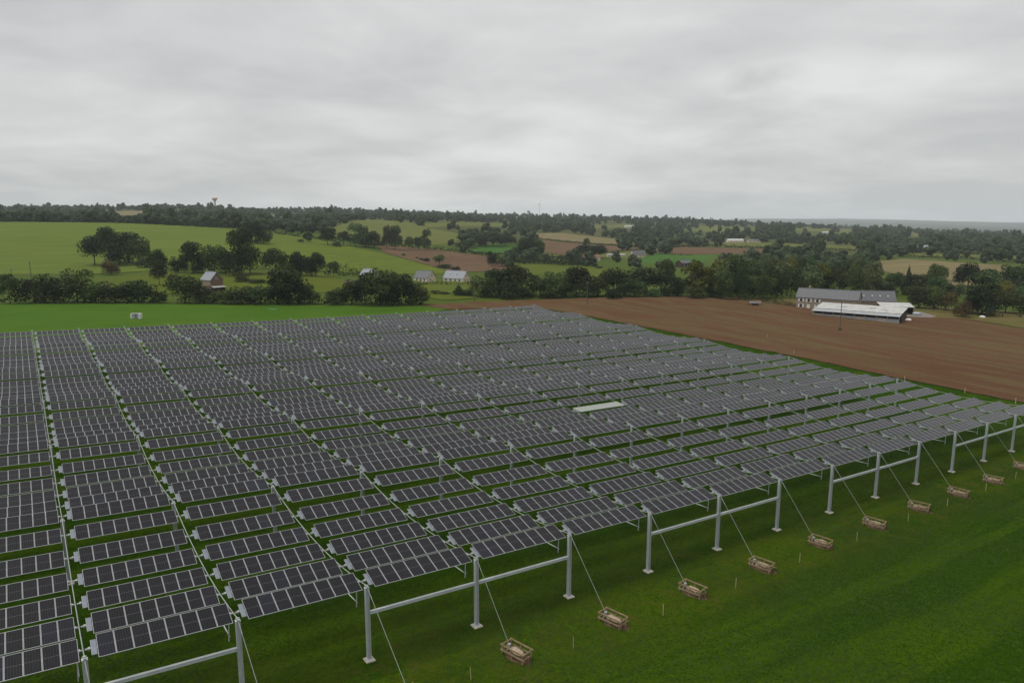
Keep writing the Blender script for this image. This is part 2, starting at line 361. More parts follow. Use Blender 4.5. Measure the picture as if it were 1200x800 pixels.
# ------------------------------------------------------------------ terrain
def build_ground():
    Ys = np.concatenate([np.linspace(-60, 260, 41), np.exp(np.linspace(math.log(268), math.log(15500), 210))])
    qs = np.linspace(-1.15, 1.15, 171); V = []
    for Y in Ys:
        x = qs*max(Y+130, 200); V.append(np.column_stack([x, np.full_like(x, Y), T(x, np.full_like(x, Y))]))
    V = np.concatenate(V); nx, ny = len(qs), len(Ys)
    Fc = [(j*nx+i, j*nx+i+1, (j+1)*nx+i+1, (j+1)*nx+i) for j in range(ny-1) for i in range(nx-1)]
    me = bpy.data.meshes.new('ground'); me.from_pydata(V.tolist(), [], Fc); me.materials.append(MATS['meadow']); me.materials.append(MATS['far_country']); me.materials.append(MATS['far_hills'])
    yc = np.repeat((Ys[:-1]+Ys[1:])/2, nx-1); me.polygons.foreach_set('material_index', (yc > 900).astype(np.int32)+(yc > 5200).astype(np.int32))
    me.polygons.foreach_set('use_smooth', np.ones(len(Fc), bool)); me.update()
    tag(put('ground', me), kind='structure')
build_ground()
def densify(pts, L):
    out = []
    for a, b in zip(pts, pts[1:]+pts[:1]):
        a, b = np.array(a), np.array(b); n = max(1, int(np.linalg.norm(b-a)/L))
        out += [a+(b-a)*i/n for i in range(n)]
    return out
def drape(name, world_xy, mat, off, L):
    bm = bmesh.new(); vs = [bm.verts.new((p[0], p[1], 0)) for p in densify([np.array(p[:2]) for p in world_xy], L)]
    f = bm.faces.new(vs); f.normal_update()
    if f.normal.z < 0: f.normal_flip()
    bmesh.ops.triangulate(bm, faces=[f])
    for _ in range(8):
        es = [e for e in bm.edges if e.calc_length() > L*1.6]
        if not es: break
        bmesh.ops.subdivide_edges(bm, edges=es, cuts=1); bmesh.ops.triangulate(bm, faces=bm.faces[:])
    P = np.array([v.co[:] for v in bm.verts]); z = T(P[:, 0], P[:, 1])+off
    for v, h in zip(bm.verts, z): v.co.z = h
    for fc in bm.faces: fc.smooth = True
    me = bpy.data.meshes.new(name); bm.to_mesh(me); bm.free(); me.materials.append(MATS[mat])
    return tag(put(name, me), kind='structure')
FIELDS_PX = []
def field(name, px, mat, off=.25, L=22., keep=True):
    if keep: FIELDS_PX.append(np.array(px, float))
    return drape(name, [hit(*p) for p in px], mat, off, L)

lawn_far = [hit(*p) for p in [(-250, 356), (-100, 356.5), (0, 357), (100, 356), (250, 357.3), (400, 358), (480, 359), (560, 354.5)]]
lawn = [XY(-150, -110), XY(-170, 120)]+lawn_far+[XY(240, 215), XY(320, 100), XY(280, -110)]
drape('lawn', lawn, 'lawn', .03, 9.)
drape('back_lawn', lawn_far+[XY(U_END-70, 174), XY(60, 170.5), XY(-60, 170), XY(-170, 170)], 'painted_sheen_grass', .16, 9.)  # strip beyond the array, its low-view brightness put into the grass colour
plough_far = [hit(*p) for p in [(489, 358.2), (560, 354), (630, 351.5), (700, 349), (800, 347.8), (880, 351), (905, 353.5), (955, 358), (1000, 363.5), (1060, 371.5), (1130, 374), (1200, 386), (1290, 398)]]
rag = random.Random(3)
edge_px = [(1330, 499), (1200, 473), (1140, 461), (1080, 449), (1000, 432.5), (942, 420.5), (860, 404), (760, 384.5), (690, 371), (640, 362.5), (600, 361), (520, 363)]
edge2 = []
ew = [hit(*p)[:2] for p in edge_px]
for a_, b_ in zip(ew, ew[1:]):
    n_ = max(1, int(np.linalg.norm(b_-a_)/2.5))
    edge2 += [a_+(b_-a_)*q/n_+np.array([rag.uniform(-.6, .6), rag.uniform(-.6, .6)]) for q in range(n_)]
drape('ploughed_field', plough_far+[XY(330, -75)]+edge2, 'ploughed_soil', .22, 7.)

field('hill_pasture', [(-220, 326), (0, 322), (100, 322), (170, 318), (240, 316), (287, 315), (292, 290), (296, 270), (270, 268), (200, 264.5), (100, 261), (0, 260.5), (-220, 262)], 'hill_grass')
field('hill_pasture', [(288, 315), (330, 315), (400, 319), (430, 322), (480, 321), (528, 320), (515, 315), (450, 298), (410, 289), (380, 283), (330, 275), (297, 271), (293, 290)], 'hill_grass_yellow')
field('paddock', [(128, 343), (200, 345), (300, 344), (400, 343), (425, 338), (405, 328), (395, 322), (330, 318), (250, 319), (170, 322), (120, 328)], 'yellow_meadow')
field('brown_field', [(440, 286.5), (470, 289), (500, 291), (570, 300), (600, 311), (592, 317.5), (535, 319.5), (520, 316), (500, 310), (450, 296)], 'brown_soil_far')
field('far_pasture', [(375, 272), (400, 263), (430, 257.5), (452, 258.5), (500, 267), (545, 275.5), (530, 286), (500, 287), (440, 284), (395, 278)], 'hill_grass_far')
field('bright_field', [(546, 294), (575, 285.5), (600, 286.5), (612, 290), (615, 297), (570, 297.5)], 'bright_grass')
field('green_field', [(606, 309.5), (680, 312), (740, 316), (760, 322), (700, 325), (615, 322)], 'yellow_meadow')
field('green_field', [(480, 328), (560, 330), (560, 350), (520, 352), (478, 345)], 'yellow_meadow', keep=False)
field('brown_field', [(630, 280.5), (690, 286.5), (760, 291), (705, 295), (690, 299), (655, 298.5), (630, 294)], 'brown_soil_far')
field('tan_field', [(622, 274), (660, 273), (725, 280.5), (732, 287), (690, 284.5), (630, 279)], 'tan_stubble')
field('tan_field', [(752, 293.5), (800, 289.5), (900, 292), (890, 297), (800, 298.5)], 'brown_soil_far')
field('bright_field', [(742, 306), (765, 297.5), (800, 299.5), (838, 299), (825, 309), (780, 313)], 'bright_grass')
field('green_field', [(700, 296), (760, 292.5), (775, 294), (745, 303), (690, 303)], 'hill_grass_far')
field('pale_strip_field', [(805, 287), (870, 283.5), (960, 287), (1003, 289), (1003, 293.5), (900, 291), (850, 290)], 'hill_grass_far')
field('tan_field', [(1020, 307), (1060, 303.5), (1180, 311), (1178, 319), (1150, 334), (1090, 336), (1055, 322), (1030, 317)], 'tan_stubble')
field('green_strip_field', [(1062, 297), (1120, 298), (1200, 301), (1270, 304), (1270, 309), (1200, 307.5), (1130, 303), (1062, 300)], 'hill_grass_far')
field('tan_field', [(120, 248.5), (170, 247), (172, 252), (122, 253)], 'tan_stubble')
field('pale_strip_field', [(196, 247.5), (222, 246.5), (224, 249), (196, 249.5)], 'hill_grass_far')
field('pale_strip_field', [(490, 262), (540, 260), (600, 262), (600, 266), (500, 266.5)], 'hill_grass_far')
field('pale_strip_field', [(690, 264), (735, 262), (752, 266), (700, 268)], 'hill_grass_far')
field('pale_strip_field', [(800, 268), (885, 266), (890, 269), (805, 271)], 'hill_grass_far')
field('pale_strip_field', [(930, 268), (1000, 269), (1000, 273), (930, 272)], 'hill_grass_far')
field('pale_strip_field', [(1050, 274), (1100, 275), (1110, 278), (1050, 278)], 'hill_grass_far')
field('pale_strip_field', [(300, 252), (360, 251.5), (360, 254), (300, 254)], 'tan_stubble')
field('field_verge', [(1062, 359), (1110, 360), (1200, 366), (1330, 376), (1330, 396), (1200, 385), (1130, 373.5), (1075, 372.5)], 'dry_verge', .16, 8., False)
field('farm_yard', [(990, 372), (1050, 364), (1080, 366), (1098, 371), (1070, 377), (1020, 377.5)], 'yard_gravel', .2, 8., False)
field('field_verge', [(820, 349), (860, 346.5), (935, 350), (960, 357), (900, 356), (860, 352)], 'dry_verge', .14, 8., False)

# ------------------------------------------------------------------ the solar canopy
NI = list(range(0, 15)); NK = 7
def post_top(i, k):
    p = XY(Uof(i), k*SPAN); return Vector((p[0], p[1], float(T(p[0], p[1]))+HP))
TOP = {(i, k): post_top(i, k) for i in range(-1, 15) for k in range(NK)}
SAG = 1.12
def cable_pt(i, k, t):
    p = TOP[i, k].lerp(TOP[i, k+1], t); p.z += .12-4*SAG*t*(1-t); return p
def axis_frame(z=0.0): return None

# --- posts (H section), concrete foot, saddle
def h_section(h):
    b = MB(); fw, d, tf, tw = .32, .32, .024, .016
    b.box((d/2, 0, h/2), (tf, fw, h)); b.box((-d/2, 0, h/2), (tf, fw, h)); b.box((0, 0, h/2), (d-tf, tw, h)); b.box((0, 0, h+.012), (d+.06, fw+.03, .024))
    return b
col_me = h_section(HP-.05).mesh('column', ['steel'])
def foot_mesh(seed):
    r = random.Random(seed); b = MB(); vs = []
    for z, s in ((-.25, 1.02), (.10, 1.0), (.16, .94)):
        for sx_, sy_ in ((-1, -1), (1, -1), (1, 1), (-1, 1)): vs.append((sx_*.42*s+r.uniform(-.04, .04), sy_*.42*s+r.uniform(-.04, .04), z))
    b.add(vs, [(0, 1, 5, 4), (1, 2, 6, 5), (2, 3, 7, 6), (3, 0, 4, 7), (4, 5, 9, 8), (5, 6, 10, 9), (6, 7, 11, 10), (7, 4, 8, 11), (8, 9, 10, 11)])
    return b.mesh('concrete_foot', ['concrete'])
feet = [foot_mesh(s) for s in range(4)]
plate_me = MB().box((0, 0, .172), (.46, .5, .02)).mesh('base_plate', ['steel'])
sad = MB(); sad.box((0, 0, HP+.05), (.16, .5, .12)); sad.tube([(-.14, 0, HP+.13), (.14, 0, HP+.13)], .06, 8)
sad_me = sad.mesh('cable_saddle', ['hub'])
UANG = math.atan2(UD[1], UD[0])
for i in range(0, 15):
    for k in range(NK):
        p = TOP[i, k]
        if not (-60 < pix(p)[0] < 1235): continue
        r = empty('steel_post', frame((p.x, p.y, p.z-HP), UANG))
        put('column', col_me, r); put('concrete_foot', feet[(i*3+k) % 4], r); put('base_plate', plate_me, r); put('cable_saddle', sad_me, r)
        if k == 0: tag(r, f'galvanised front post on a concrete foot, {ordi(i+1)} from the left', 'post', 'posts along the front of the array')
        else: tag(r, f'steel post under the panels, {ordi(k)} post behind the {ordi(i+1)} front post from left', 'post', 'posts under the array')
for i in range(-1, 15):
    pts = [cable_pt(i, k, t/10) for k in range(NK-1) for t in range(10)]+[TOP[i, NK-1]+Vector((0, 0, .12))]
    if i == -1: continue
    o = MB().tube(pts, .042, 5).build('support_cable', 'cable')
    tag(o, f'sagging steel cable running back over the posts from the {ordi(i+1)} front post', 'cable', 'support cables of the array')
# --- front beams
for i in (-1, 0, 2, 3, 5, 6, 8, 9, 11, 12, 13):
    a, b = TOP[i, 0].copy(), TOP[i+1, 0].copy(); dz = Vector((0, 0, HP-4.38)); a -= dz; b -= dz
    d = (b-a).normalized(); a += d*.14; b -= d*.14
    mb = MB(); up = Vector((0, 0, 1)); nrm = d.cross(up)
    for off, wd, ht in ((up*.12, .24, .022), (up*-.12, .24, .022), (up*0, .014, .218)): mb.bar(a+off, b+off, wd, ht)
    o = mb.build('front_beam', 'steel')
    lab = f'galvanised horizontal beam joining the {ordi(i+1)} and {ordi(i+2)} front posts' if i >= 0 else 'galvanised horizontal beam running left out of view from the first front post'
    tag(o, lab, 'beam', 'beams between the front posts')

# --- solar tables
PW, PD = 1.28, 2.23
def panel_data():
    b = MB(); x, y, h, fr = PW/2, PD/2, .036, .040
    vs = [(-x, -y, 0), (x, -y, 0), (x, y, 0), (-x, y, 0), (-x, -y, h), (x, -y, h), (x, y, h), (-x, y, h)]
    xi, yi = x-fr, y-fr; vs += [(-xi, -yi, h), (xi, -yi, h), (xi, yi, h), (-xi, yi, h)]
    fs = [(0, 1, 5, 4), (1, 2, 6, 5), (2, 3, 7, 6), (3, 0, 4, 7), (4, 5, 9, 8), (5, 6, 10, 9), (6, 7, 11, 10), (7, 4, 8, 11)]
    b.add(vs, fs, 0); b.add(vs[:4], [(3, 2, 1, 0)], 2)
    b.add([(-xi, -yi, h-.004), (xi, -yi, h-.004), (xi, yi, h-.004), (-xi, yi, h-.004)], [(0, 1, 2, 3)], 1)
    return b
def add_uv(me):
    uvl = me.uv_layers.new(name='UVMap'); co = np.empty(len(me.vertices)*3); me.vertices.foreach_get('co', co); co = co.reshape(-1, 3)
    vi = np.empty(len(me.loops), np.int32); me.loops.foreach_get('vertex_index', vi)
    uvl.data.foreach_set('uv', co[vi, :2].ravel())
pb = panel_data(); panel_me = pb.mesh('solar_panel', ['aluminium', 'solar_cells', 'backsheet']); add_uv(panel_me)
back_me = pb.mesh('solar_panel', ['backsheet', 'backsheet', 'aluminium']); add_uv(back_me)
tube_me = MB().tube([(-.5, 0, -.10), (.5, 0, -.10)], .085, 8).mesh('torque_tube', ['steel'])
pl = MB(); pl.box((0.03, 0, -.05), (.34, 1.40, .05), 0); pl.box((-.14, 0, -.015), (.03, 1.45, .02), 1); pl.box((.03, -.685, -.015), (.34, .03, .02), 1); pl.box((.03, .685, -.015), (.34, .03, .02), 1)
plate2_me = pl.mesh('end_plate', ['plate', 'aluminium'])
hb = MB(); hb.tube([(-.5, 0, -.10), (.5, 0, -.10)], .075, 6); hb.box((.2, 0, -.1), (.4, .2, .2))
axle_me = hb.mesh('axle', ['hub'])
br = MB(); br.bar((0, 0, -.1), (0, 0, -2.3), .07, .07); br.tube([(.06, -.1, -1.9), (.06, 4.3, -2.1)], .04, 5)
brace_me = br.mesh('drive_lever', ['steel'])
TILT = math.radians(16)
tables = []
for c in range(-1, 14):
    for r_ in range(36):
        k, j = divmod(r_, 6); t = (1.25+j*4.5)/SPAN
        L, R = cable_pt(c, k, t), cable_pt(c+1, k, t)
        ex = (R-L); S = ex.length; ex.normalize()
        hv = Vector((VD[0], VD[1], 0)); tl = TILT+random.uniform(-.016, .016)
        tables.append(dict(c=c, r=r_, L=L, S=S, ex=ex, hv=hv, tl=tl, ctr=(L+R)/2))
# the one table turned flat-on to the sky
best = min(tables, key=lambda d: np.linalg.norm(pix(d['ctr'])-np.array([709, 479])))
print('odd table', best['c'], best['r'], pix(best['ctr']))
best['tl'] = math.radians(6); best['odd'] = True
def table_matrix(d):
    ex, hv, tl = d['ex'], d['hv'], d['tl']
    n0 = ex.cross(hv).normalized(); ey0 = n0.cross(ex)
    ey = ey0*math.cos(tl)+n0*math.sin(tl); ez = ex.cross(ey)
    M = Matrix((ex, ey, ez)).transposed().to_4x4(); M.translation = d['L']+Vector((0, 0, .10)); return M
def parts_of(d):                                # (name, mesh, local matrix)
    S = d['S']; x0, x1 = .85, S-.27; pit = (x1-x0)/8; sc = (pit-.022)/PW
    out = [('solar_panel', back_me if d.get('odd') else panel_me, Matrix.Translation((x0+pit*(q+.5), 0, 0)) @ Matrix.Diagonal((sc, 1, 1, 1))) for q in range(8)]
    out.append(('torque_tube', tube_me, Matrix.Translation(((x0+x1)/2, 0, 0)) @ Matrix.Diagonal((x1-x0, 1, 1, 1))))
    out.append(('end_plate', plate2_me, Matrix.Translation((x0-.22, 0, 0))))
    out.append(('axle', axle_me, Matrix.Translation((.29, 0, 0)) @ Matrix.Diagonal((.36, 1, 1, 1))))
    out.append(('axle', axle_me, Matrix.Translation((S-.17, 0, 0)) @ Matrix.Diagonal((-.24, 1, 1, 1))))
    if d['r'] == 0: out.append(('drive_lever', brace_me, Matrix.Translation((x1-.10, 0, 0)) @ Matrix.Rotation(-d['tl'], 4, 'X')))
    return out
for d in tables:
    M = table_matrix(d); cs = [M @ Vector(p) for p in ((1, -1.1, 0), (d['S']-.7, -1.1, 0), (d['S']-.7, 1.1, 0), (1, 1.1, 0))]
    q = pix(np.array([c[:] for c in cs])); x = np.clip(q[:, 0], 0, 1200); y = np.clip(q[:, 1], 0, 800)
    d['area'] = abs(sum(x[a]*y[(a+1) % 4]-x[(a+1) % 4]*y[a] for a in range(4)))/2; d['M'] = M
tables = [d for d in tables if d['area'] > 2]
tables.sort(key=lambda d: -d['area']); near, far = tables[:300], tables[300:]
if best in far: far.remove(best); near.append(best); far.append(near.pop(299))
for d in near:
    r = empty('solar_table', d['M']); c = d['c']
    where = f"right of the {ordi(c+1)} front post" if c >= 0 else 'left of the first front post'
    lab = f"dark eight-panel solar table {where}, {ordi(d['r']+1)} row back"
    if d is best: lab = 'pale solar table tipped out of line with all its dark neighbours'
    tag(r, lab, 'solar panel', 'solar tables hung in rows on the cables')
    for nm, me, M in parts_of(d): put(nm, me, r, M)
def joined(items, name, mats_by_mesh):          # many placed copies of small meshes -> one mesh
    pass
fb = dict(v=[], f=[], m=[], uv=[]); nv = 0
names = ['aluminium', 'solar_cells', 'backsheet', 'steel', 'plate', 'hub']
cache = {}
def mesh_arrays(me):
    if me.name not in cache:
        co = np.array([v.co[:] for v in me.vertices]); fs = [tuple(p.vertices) for p in me.polygons]
        mi = [names.index(me.materials[p.material_index].name) for p in me.polygons]; cache[me.name] = (co, fs, mi)
    return cache[me.name]
for d in far:
    for nm, me, M in parts_of(d):
        co, fs, mi = mesh_arrays(me); W = np.array(d['M'] @ M)
        fb['v'].append(co @ W[:3, :3].T+W[:3, 3]); fb['f'] += [tuple(a+nv for a in f) for f in fs]; fb['m'] += mi
        fb['uv'].append(co[[a for f in fs for a in f], :2]); nv += len(co)
me = bpy.data.meshes.new('solar_tables'); me.from_pydata(np.concatenate(fb['v']).tolist(), [], fb['f'])
for n in names: me.materials.append(MATS[n])
me.polygons.foreach_set('material_index', fb['m']); me.uv_layers.new(name='UVMap').data.foreach_set('uv', np.concatenate(fb['uv']).ravel()); me.update()
tag(put('solar_tables', me), 'far rows of solar tables at the back of the array', 'solar panel', kind='stuff')

# --- stays, anchor crates, stakes
ANCH = {3: (605, 766), 4: (718, 727), 5: (811, 692), 6: (892, 663), 7: (961, 636), 8: (1024, 614), 9: (1076, 594), 10: (1122, 577), 11: (1163, 562), 12: (1198, 546)}
def anchor_crate(i, loc, ang):
    r = random.Random(40+i); root = empty('anchor_crate', frame(loc, ang)); L, W, H = 2.5, 1.15, .95
    b = MB(); vs = []
    for z, s in ((-.1, 1.0), (.50, .95), (.68, .70)):
        for q in range(8):
            a = q/8*2*math.pi; vs.append((.15+.95*s*math.cos(a)*r.uniform(.8, 1.1), .45*s*math.sin(a)*r.uniform(.8, 1.1), z+r.uniform(-.05, .05)))
    b.add(vs, [(8*l+q, 8*l+(q+1) % 8, 8*l+8+(q+1) % 8, 8*l+8+q) for l in (0, 1) for q in range(8)]+[tuple(range(16, 24))])
    b.build('concrete_block', 'dirty_concrete', root)
    for sy in (-1, 1):
        for sx_ in (-1, 0, 1):
            MB().box((sx_*L/2*.93+r.uniform(-.06, .06), sy*W/2, H/2-.1+r.uniform(-.03, .05)), (.09, .09, H+.1)).build('corner_post', 'timber', root)
        for h in (.42, .90):
            if h < .5 and sy > 0 and r.random() < .3: continue
            y = sy*(W/2+.065); MB().bar((-L/2-.05, y, h+r.uniform(-.05, .05)), (L/2+r.uniform(-.1, .25), y, h+r.uniform(-.06, .06)), .05, .14).build('side_rail', 'timber', root)
    for sx_ in (-1, 1):
        x = sx_*(L/2*.93+.085)
        for h in (.40, .84): MB().bar((x, -W/2-.02, h+r.uniform(-.05, .05)), (x, W/2+.02, h+r.uniform(-.05, .05)), .05, .13).build('end_rail', 'timber', root)
    MB().box((.35, -.35, .60), (.9, .30, .10), 0, Matrix.Rotation(r.uniform(-.3, .3), 3, 'Z') @ Matrix.Rotation(.3, 3, 'X')).build('loose_board', 'timber', root)
    MB().box((-.85, .02, .72), (.26, .24, .26)).build('stay_socket', 'hub', root)
    MB().bar((-1.1, .0, .12), (-.85, .02, .72), .1, .1).build('anchor_rod', 'steel', root)
    for q in range(9):
        x = L/2+.12+r.uniform(-.25, .12); y = -W/2+.1+q*.12
        MB().tube([(x, y, .0), (x+r.uniform(-.02, .06), y+r.uniform(-.05, .05), .48+r.uniform(-.1, .2))], .022, 5).build('rebar', 'rust', root)
    b = MB(); vs = [(0, 0, .16)]; n = 14
    for s, z in ((.55, .12), (1.0, -.06)):
        for q in range(n): a = q/n*2*math.pi; k = s*r.uniform(.8, 1.15); vs.append((k*1.85*math.cos(a), k*1.1*math.sin(a), z))
    b.add(vs, [(0, 1+q, 1+(q+1) % n) for q in range(n)]+[(1+q, 1+n+q, 1+n+(q+1) % n, 1+(q+1) % n) for q in range(n)])
    b.build('spoil_heap', 'spoil', root)
    tag(root, f'weathered timber anchor crate holding the stay of the {ordi(i+1)} front post', 'anchor', 'anchor crates along the front of the array')
    return root
p1, p2 = hit(590, 757), hit(619, 772); CANG = math.atan2(p2[1]-p1[1], p2[0]-p1[0]); q1, q2 = hit(879, 656), hit(906, 666); CANG2 = math.atan2(q2[1]-q1[1], q2[0]-q1[0])
print('anchor angles', math.degrees(CANG), math.degrees(CANG2), math.degrees(math.atan2(-VD[1], -VD[0])))
offs = []
AN = {}
for i, (x, y) in ANCH.items():
    p = hit(x, y+3); AN[i] = p; rel = p[:2]-O0; offs.append((rel@UD-Uof(i), rel@VD))
print('anchor offsets', np.round(offs, 2).tolist())
mo = np.median(np.array(offs), 0)
for i in (0, 1, 2, 13):
    q = XY(Uof(i)+mo[0], mo[1]-(1.5 if i < 3 else 0)); AN[i] = np.array([q[0], q[1], float(T(q[0], q[1]))])
for i, p in sorted(AN.items()):
    if i >= 3 and i <= 12 or i == 2:
        if pix(p)[1] < 830: anchor_crate(i, (p[0], p[1], p[2]+.02), (CANG+CANG2)/2+random.uniform(-.08, .08))
    a = TOP[i, 0]+Vector((0, 0, .0))-Vector((VD[0], VD[1], 0))*.2; ang = (CANG+CANG2)/2
    e_ = Vector((p[0]-.85*math.cos(ang), p[1]-.85*math.sin(ang), p[2]+.80)); dd = (e_-a).normalized()
    root = empty('stay_rod', a); z = Vector((0, 0, 0))
    MB().tube([z+dd*.95, e_-a], .024, 6).build('rod', 'cable', root); MB().tube([z, dd*1.0], .036, 6).build('turnbuckle', 'hub', root)
    tag(root, f'thin steel stay slanting down from the top of the {ordi(i+1)} front post', 'stay', 'stays along the front of the array')
STK = [(552, 797, 3), (672, 760, 4), (777, 721, 5), (862, 689, 6), (937, 659, 7), (1004, 634, 8), (1064, 611, 9), (1110, 593, 10), (1155, 575, 11), (1190, 561, 12)]
for x, y, i in STK:
    p = hit(x, y); r = random.Random(x)
    o = MB().box((0, 0, .55), (.07, .05, 1.2)).add([(-.035, -.025, 1.15), (.035, -.025, 1.15), (.035, .025, 1.15), (-.035, .025, 1.15), (0, 0, 1.27)], [(0, 1, 4), (1, 2, 4), (2, 3, 4), (3, 0, 4)]).build('marker_stake', 'stake_wood')
    o.matrix_world = frame(p, r.uniform(0, 3)) @ Matrix.Rotation(r.uniform(-.06, .06), 4, 'Y')
    tag(o, f'thin pale wooden stake in the grass near the crate of the {ordi(i+1)} front post', 'stake', 'marker stakes in the grass')

# ------------------------------------------------------------------ grass tufts in the near lawn
def tufts(n):
    g = np.random.default_rng(5); u = g.uniform(-35, 200, n*3); v = -78+90*g.random(n*3); xy = O0+u[:, None]*UD+v[:, None]*VD
    q = pix(np.column_stack([xy, T(xy[:, 0], xy[:, 1])])); ok = (q[:, 0] > -20) & (q[:, 0] < 1220) & (q[:, 1] < 815) & (xy[:, 1] > 20)
    keep = np.sin(xy[:, 0]*.21+np.sin(xy[:, 1]*.13)*2)+np.sin(xy[:, 1]*.33+xy[:, 0]*.09)+g.normal(size=len(xy))*1.1 > -.6
    xy = xy[ok & keep][:n]; z = T(xy[:, 0], xy[:, 1])+.035; V = []
    for k in range(2):
        a = g.uniform(0, 6.28, len(xy)); h = g.uniform(.03, .10, len(xy)); w_ = g.uniform(.03, .07, len(xy)); d = np.column_stack([np.cos(a), np.sin(a)]); off = g.normal(size=xy.shape)*.10
        c = xy+off; lean = np.column_stack([-d[:, 1], d[:, 0]])*g.uniform(.10, .28, len(xy))[:, None]
        V.append(np.stack([np.column_stack([c-d*w_[:, None], z]), np.column_stack([c+d*w_[:, None], z]), np.column_stack([c+d*w_[:, None]*.3+lean, z+h]), np.column_stack([c-d*w_[:, None]*.3+lean, z+h])], 1))
    return np.concatenate(V)
# ------------------------------------------------------------------ trees and hedges
def lumps_of(kind, r):
    L = []
    if kind == 'round':
        for q in range(17):
            a = r.uniform(0, 2*math.pi); h = r.uniform(-.75, 1.0); c = math.sqrt(max(0, 1-h*h))
            L.append((.30*c*math.cos(a), .30*c*math.sin(a), .60+.27*h, r.uniform(.13, .22)))
        L.append((0, 0, .58, .27))
    elif kind == 'bush':
        for q in range(18):
            a = r.uniform(0, 2*math.pi); h = r.uniform(0, 1); c = math.sqrt(1-(h*.85)**2)
            L.append((.31*c*math.cos(a), .31*c*math.sin(a), .12+.68*h, r.uniform(.14, .23)))
        L.append((0, 0, .38, .30))
    elif kind == 'tall':
        for q in range(18):
            h = r.uniform(0, 1); a = r.uniform(0, 2*math.pi); c = .30*math.sin(math.pi*(.18+.72*h))
            L.append((c*math.cos(a), c*math.sin(a), .24+.64*h, r.uniform(.11, .19)))
    elif kind == 'conifer':
        for q in range(22):
            h = q/21; a = q*2.4; c = .34*(1-h)
            L.append((c*math.cos(a), c*math.sin(a), .08+.88*h, .16*(1-h)+.035))
    return L
def crown_arrays(kind, n, leaf, seed, zs=1.0):
    r = random.Random(seed); g = np.random.default_rng(seed); L = np.array(lumps_of(kind, r))
    p = L[:, 3]**2; idx = g.choice(len(L), n, p=p/p.sum())
    d = g.normal(size=(n, 3)); d /= np.linalg.norm(d, axis=1)[:, None]; flip = (d[:, 2] < -.25) & (g.random(n) < .6); d[flip, 2] *= -1
    rad = L[idx, 3]*np.where(g.random(n) < .72, g.uniform(.86, 1.10, n), g.uniform(.3, .86, n))
    C = L[idx, :3]+d*rad[:, None]
    nrm = d+g.normal(size=(n, 3))*.55; nrm /= np.linalg.norm(nrm, axis=1)[:, None]
    t = np.cross(nrm, g.normal(size=(n, 3))); t /= np.linalg.norm(t, axis=1)[:, None]; b = np.cross(nrm, t)
    s = leaf*g.uniform(.55, 1.25, n)[:, None]; a2 = g.uniform(.55, 1.0, n)[:, None]
    V = np.stack([C+t*s, C+b*s*a2, C-t*s*.9, C-b*s*a2], 1)
    mn, mx_ = V.reshape(-1, 3).min(0), V.reshape(-1, 3).max(0); w_ = max(mx_[0]-mn[0], mx_[1]-mn[1])
    V[:, :, :2] /= w_; V[:, :, 2] /= mx_[2]
    if kind == 'bush': V[:, :, 2] = np.maximum(V[:, :, 2], -.02)
    return V
def quads_mesh(name, V, mat):
    V = V.reshape(-1, 3); n = len(V)//4; me = bpy.data.meshes.new(name)
    me.vertices.add(len(V)); me.vertices.foreach_set('co', V.astype(np.float32).ravel())
    me.loops.add(4*n); me.loops.foreach_set('vertex_index', np.arange(4*n, dtype=np.int32))
    me.polygons.add(n); me.polygons.foreach_set('loop_start', np.arange(0, 4*n, 4, dtype=np.int32))
    me.update(calc_edges=True); me.materials.append(MATS[mat]); return me
KINDS = {'round': 4, 'bush': 4, 'tall': 3, 'conifer': 1}
CROWN = {k: [quads_mesh('crown', crown_arrays(k, 2600, .030, 100+17*j+len(k)), 'leaf_dark') for j in range(n)] for k, n in KINDS.items()}
def lump_sphere(c, rr, g, m):
    t = np.linspace(-1, 1, m+1); Q = []
    for ax in range(3):
        for sg in (-1, 1):
            for i in range(m):
                for j in range(m):
                    q = []
                    for a_, b_ in ((t[i], t[j]), (t[i+1], t[j]), (t[i+1], t[j+1]), (t[i], t[j+1])):
                        p = np.zeros(3); p[ax] = sg; p[(ax+1) % 3] = a_; p[(ax+2) % 3] = b_; p /= np.linalg.norm(p)
                        k = 1+.22*math.sin(5*p[0]+c[0]*40)*math.sin(6*p[1]+c[2]*30)*math.cos(5*p[2]+c[1]*20); q.append(np.array(c)+p*rr*k)
                    Q.append(q if sg > 0 else q[::-1])
    return np.array(Q)
def far_crown(kind, nl, m, nq, leaf, seed):
    r = random.Random(seed); g = np.random.default_rng(seed); L = sorted(lumps_of(kind, r), key=lambda l_: -l_[3])[:nl]
    V = np.concatenate([lump_sphere(l_[:3], l_[3]*1.05, g, m) for l_ in L]); mn, mx_ = V.reshape(-1, 3).min(0), V.reshape(-1, 3).max(0)
    V[:, :, :2] /= max(mx_[0]-mn[0], mx_[1]-mn[1]); V[:, :, 2] = (V[:, :, 2]-mn[2])/(mx_[2]-mn[2])*(1.0 if kind == 'bush' else .92)+(0 if kind == 'bush' else .08)
    return np.concatenate([V, crown_arrays(kind, nq, leaf, seed+1)])
FARV = {k: [far_crown(k, 9, 2, 90, .06, 500+13*j+len(k)) for j in range(4)] for k in KINDS}
FARS = {k: [far_crown(k, 5, 1, 16, .10, 700+13*j+len(k)) for j in range(4)] for k in KINDS}
def trunk_mesh(top, seed):
    r = random.Random(seed); b = MB(); b.tube([(0, 0, -.06), (.006, .004, .12), (.0, .01, .32), (.01, 0, top)], .034, 7, 0, .010)
    for q in range(5):
        a = q*1.26+r.uniform(-.3, .3); z = r.uniform(.22, .42)
        b.tube([(0, 0, z), (.12*math.cos(a), .12*math.sin(a), z+.13), (.24*math.cos(a), .24*math.sin(a), z+.22)], .014, 5, 0, .004)
    return b.mesh('trunk', ['bark'])
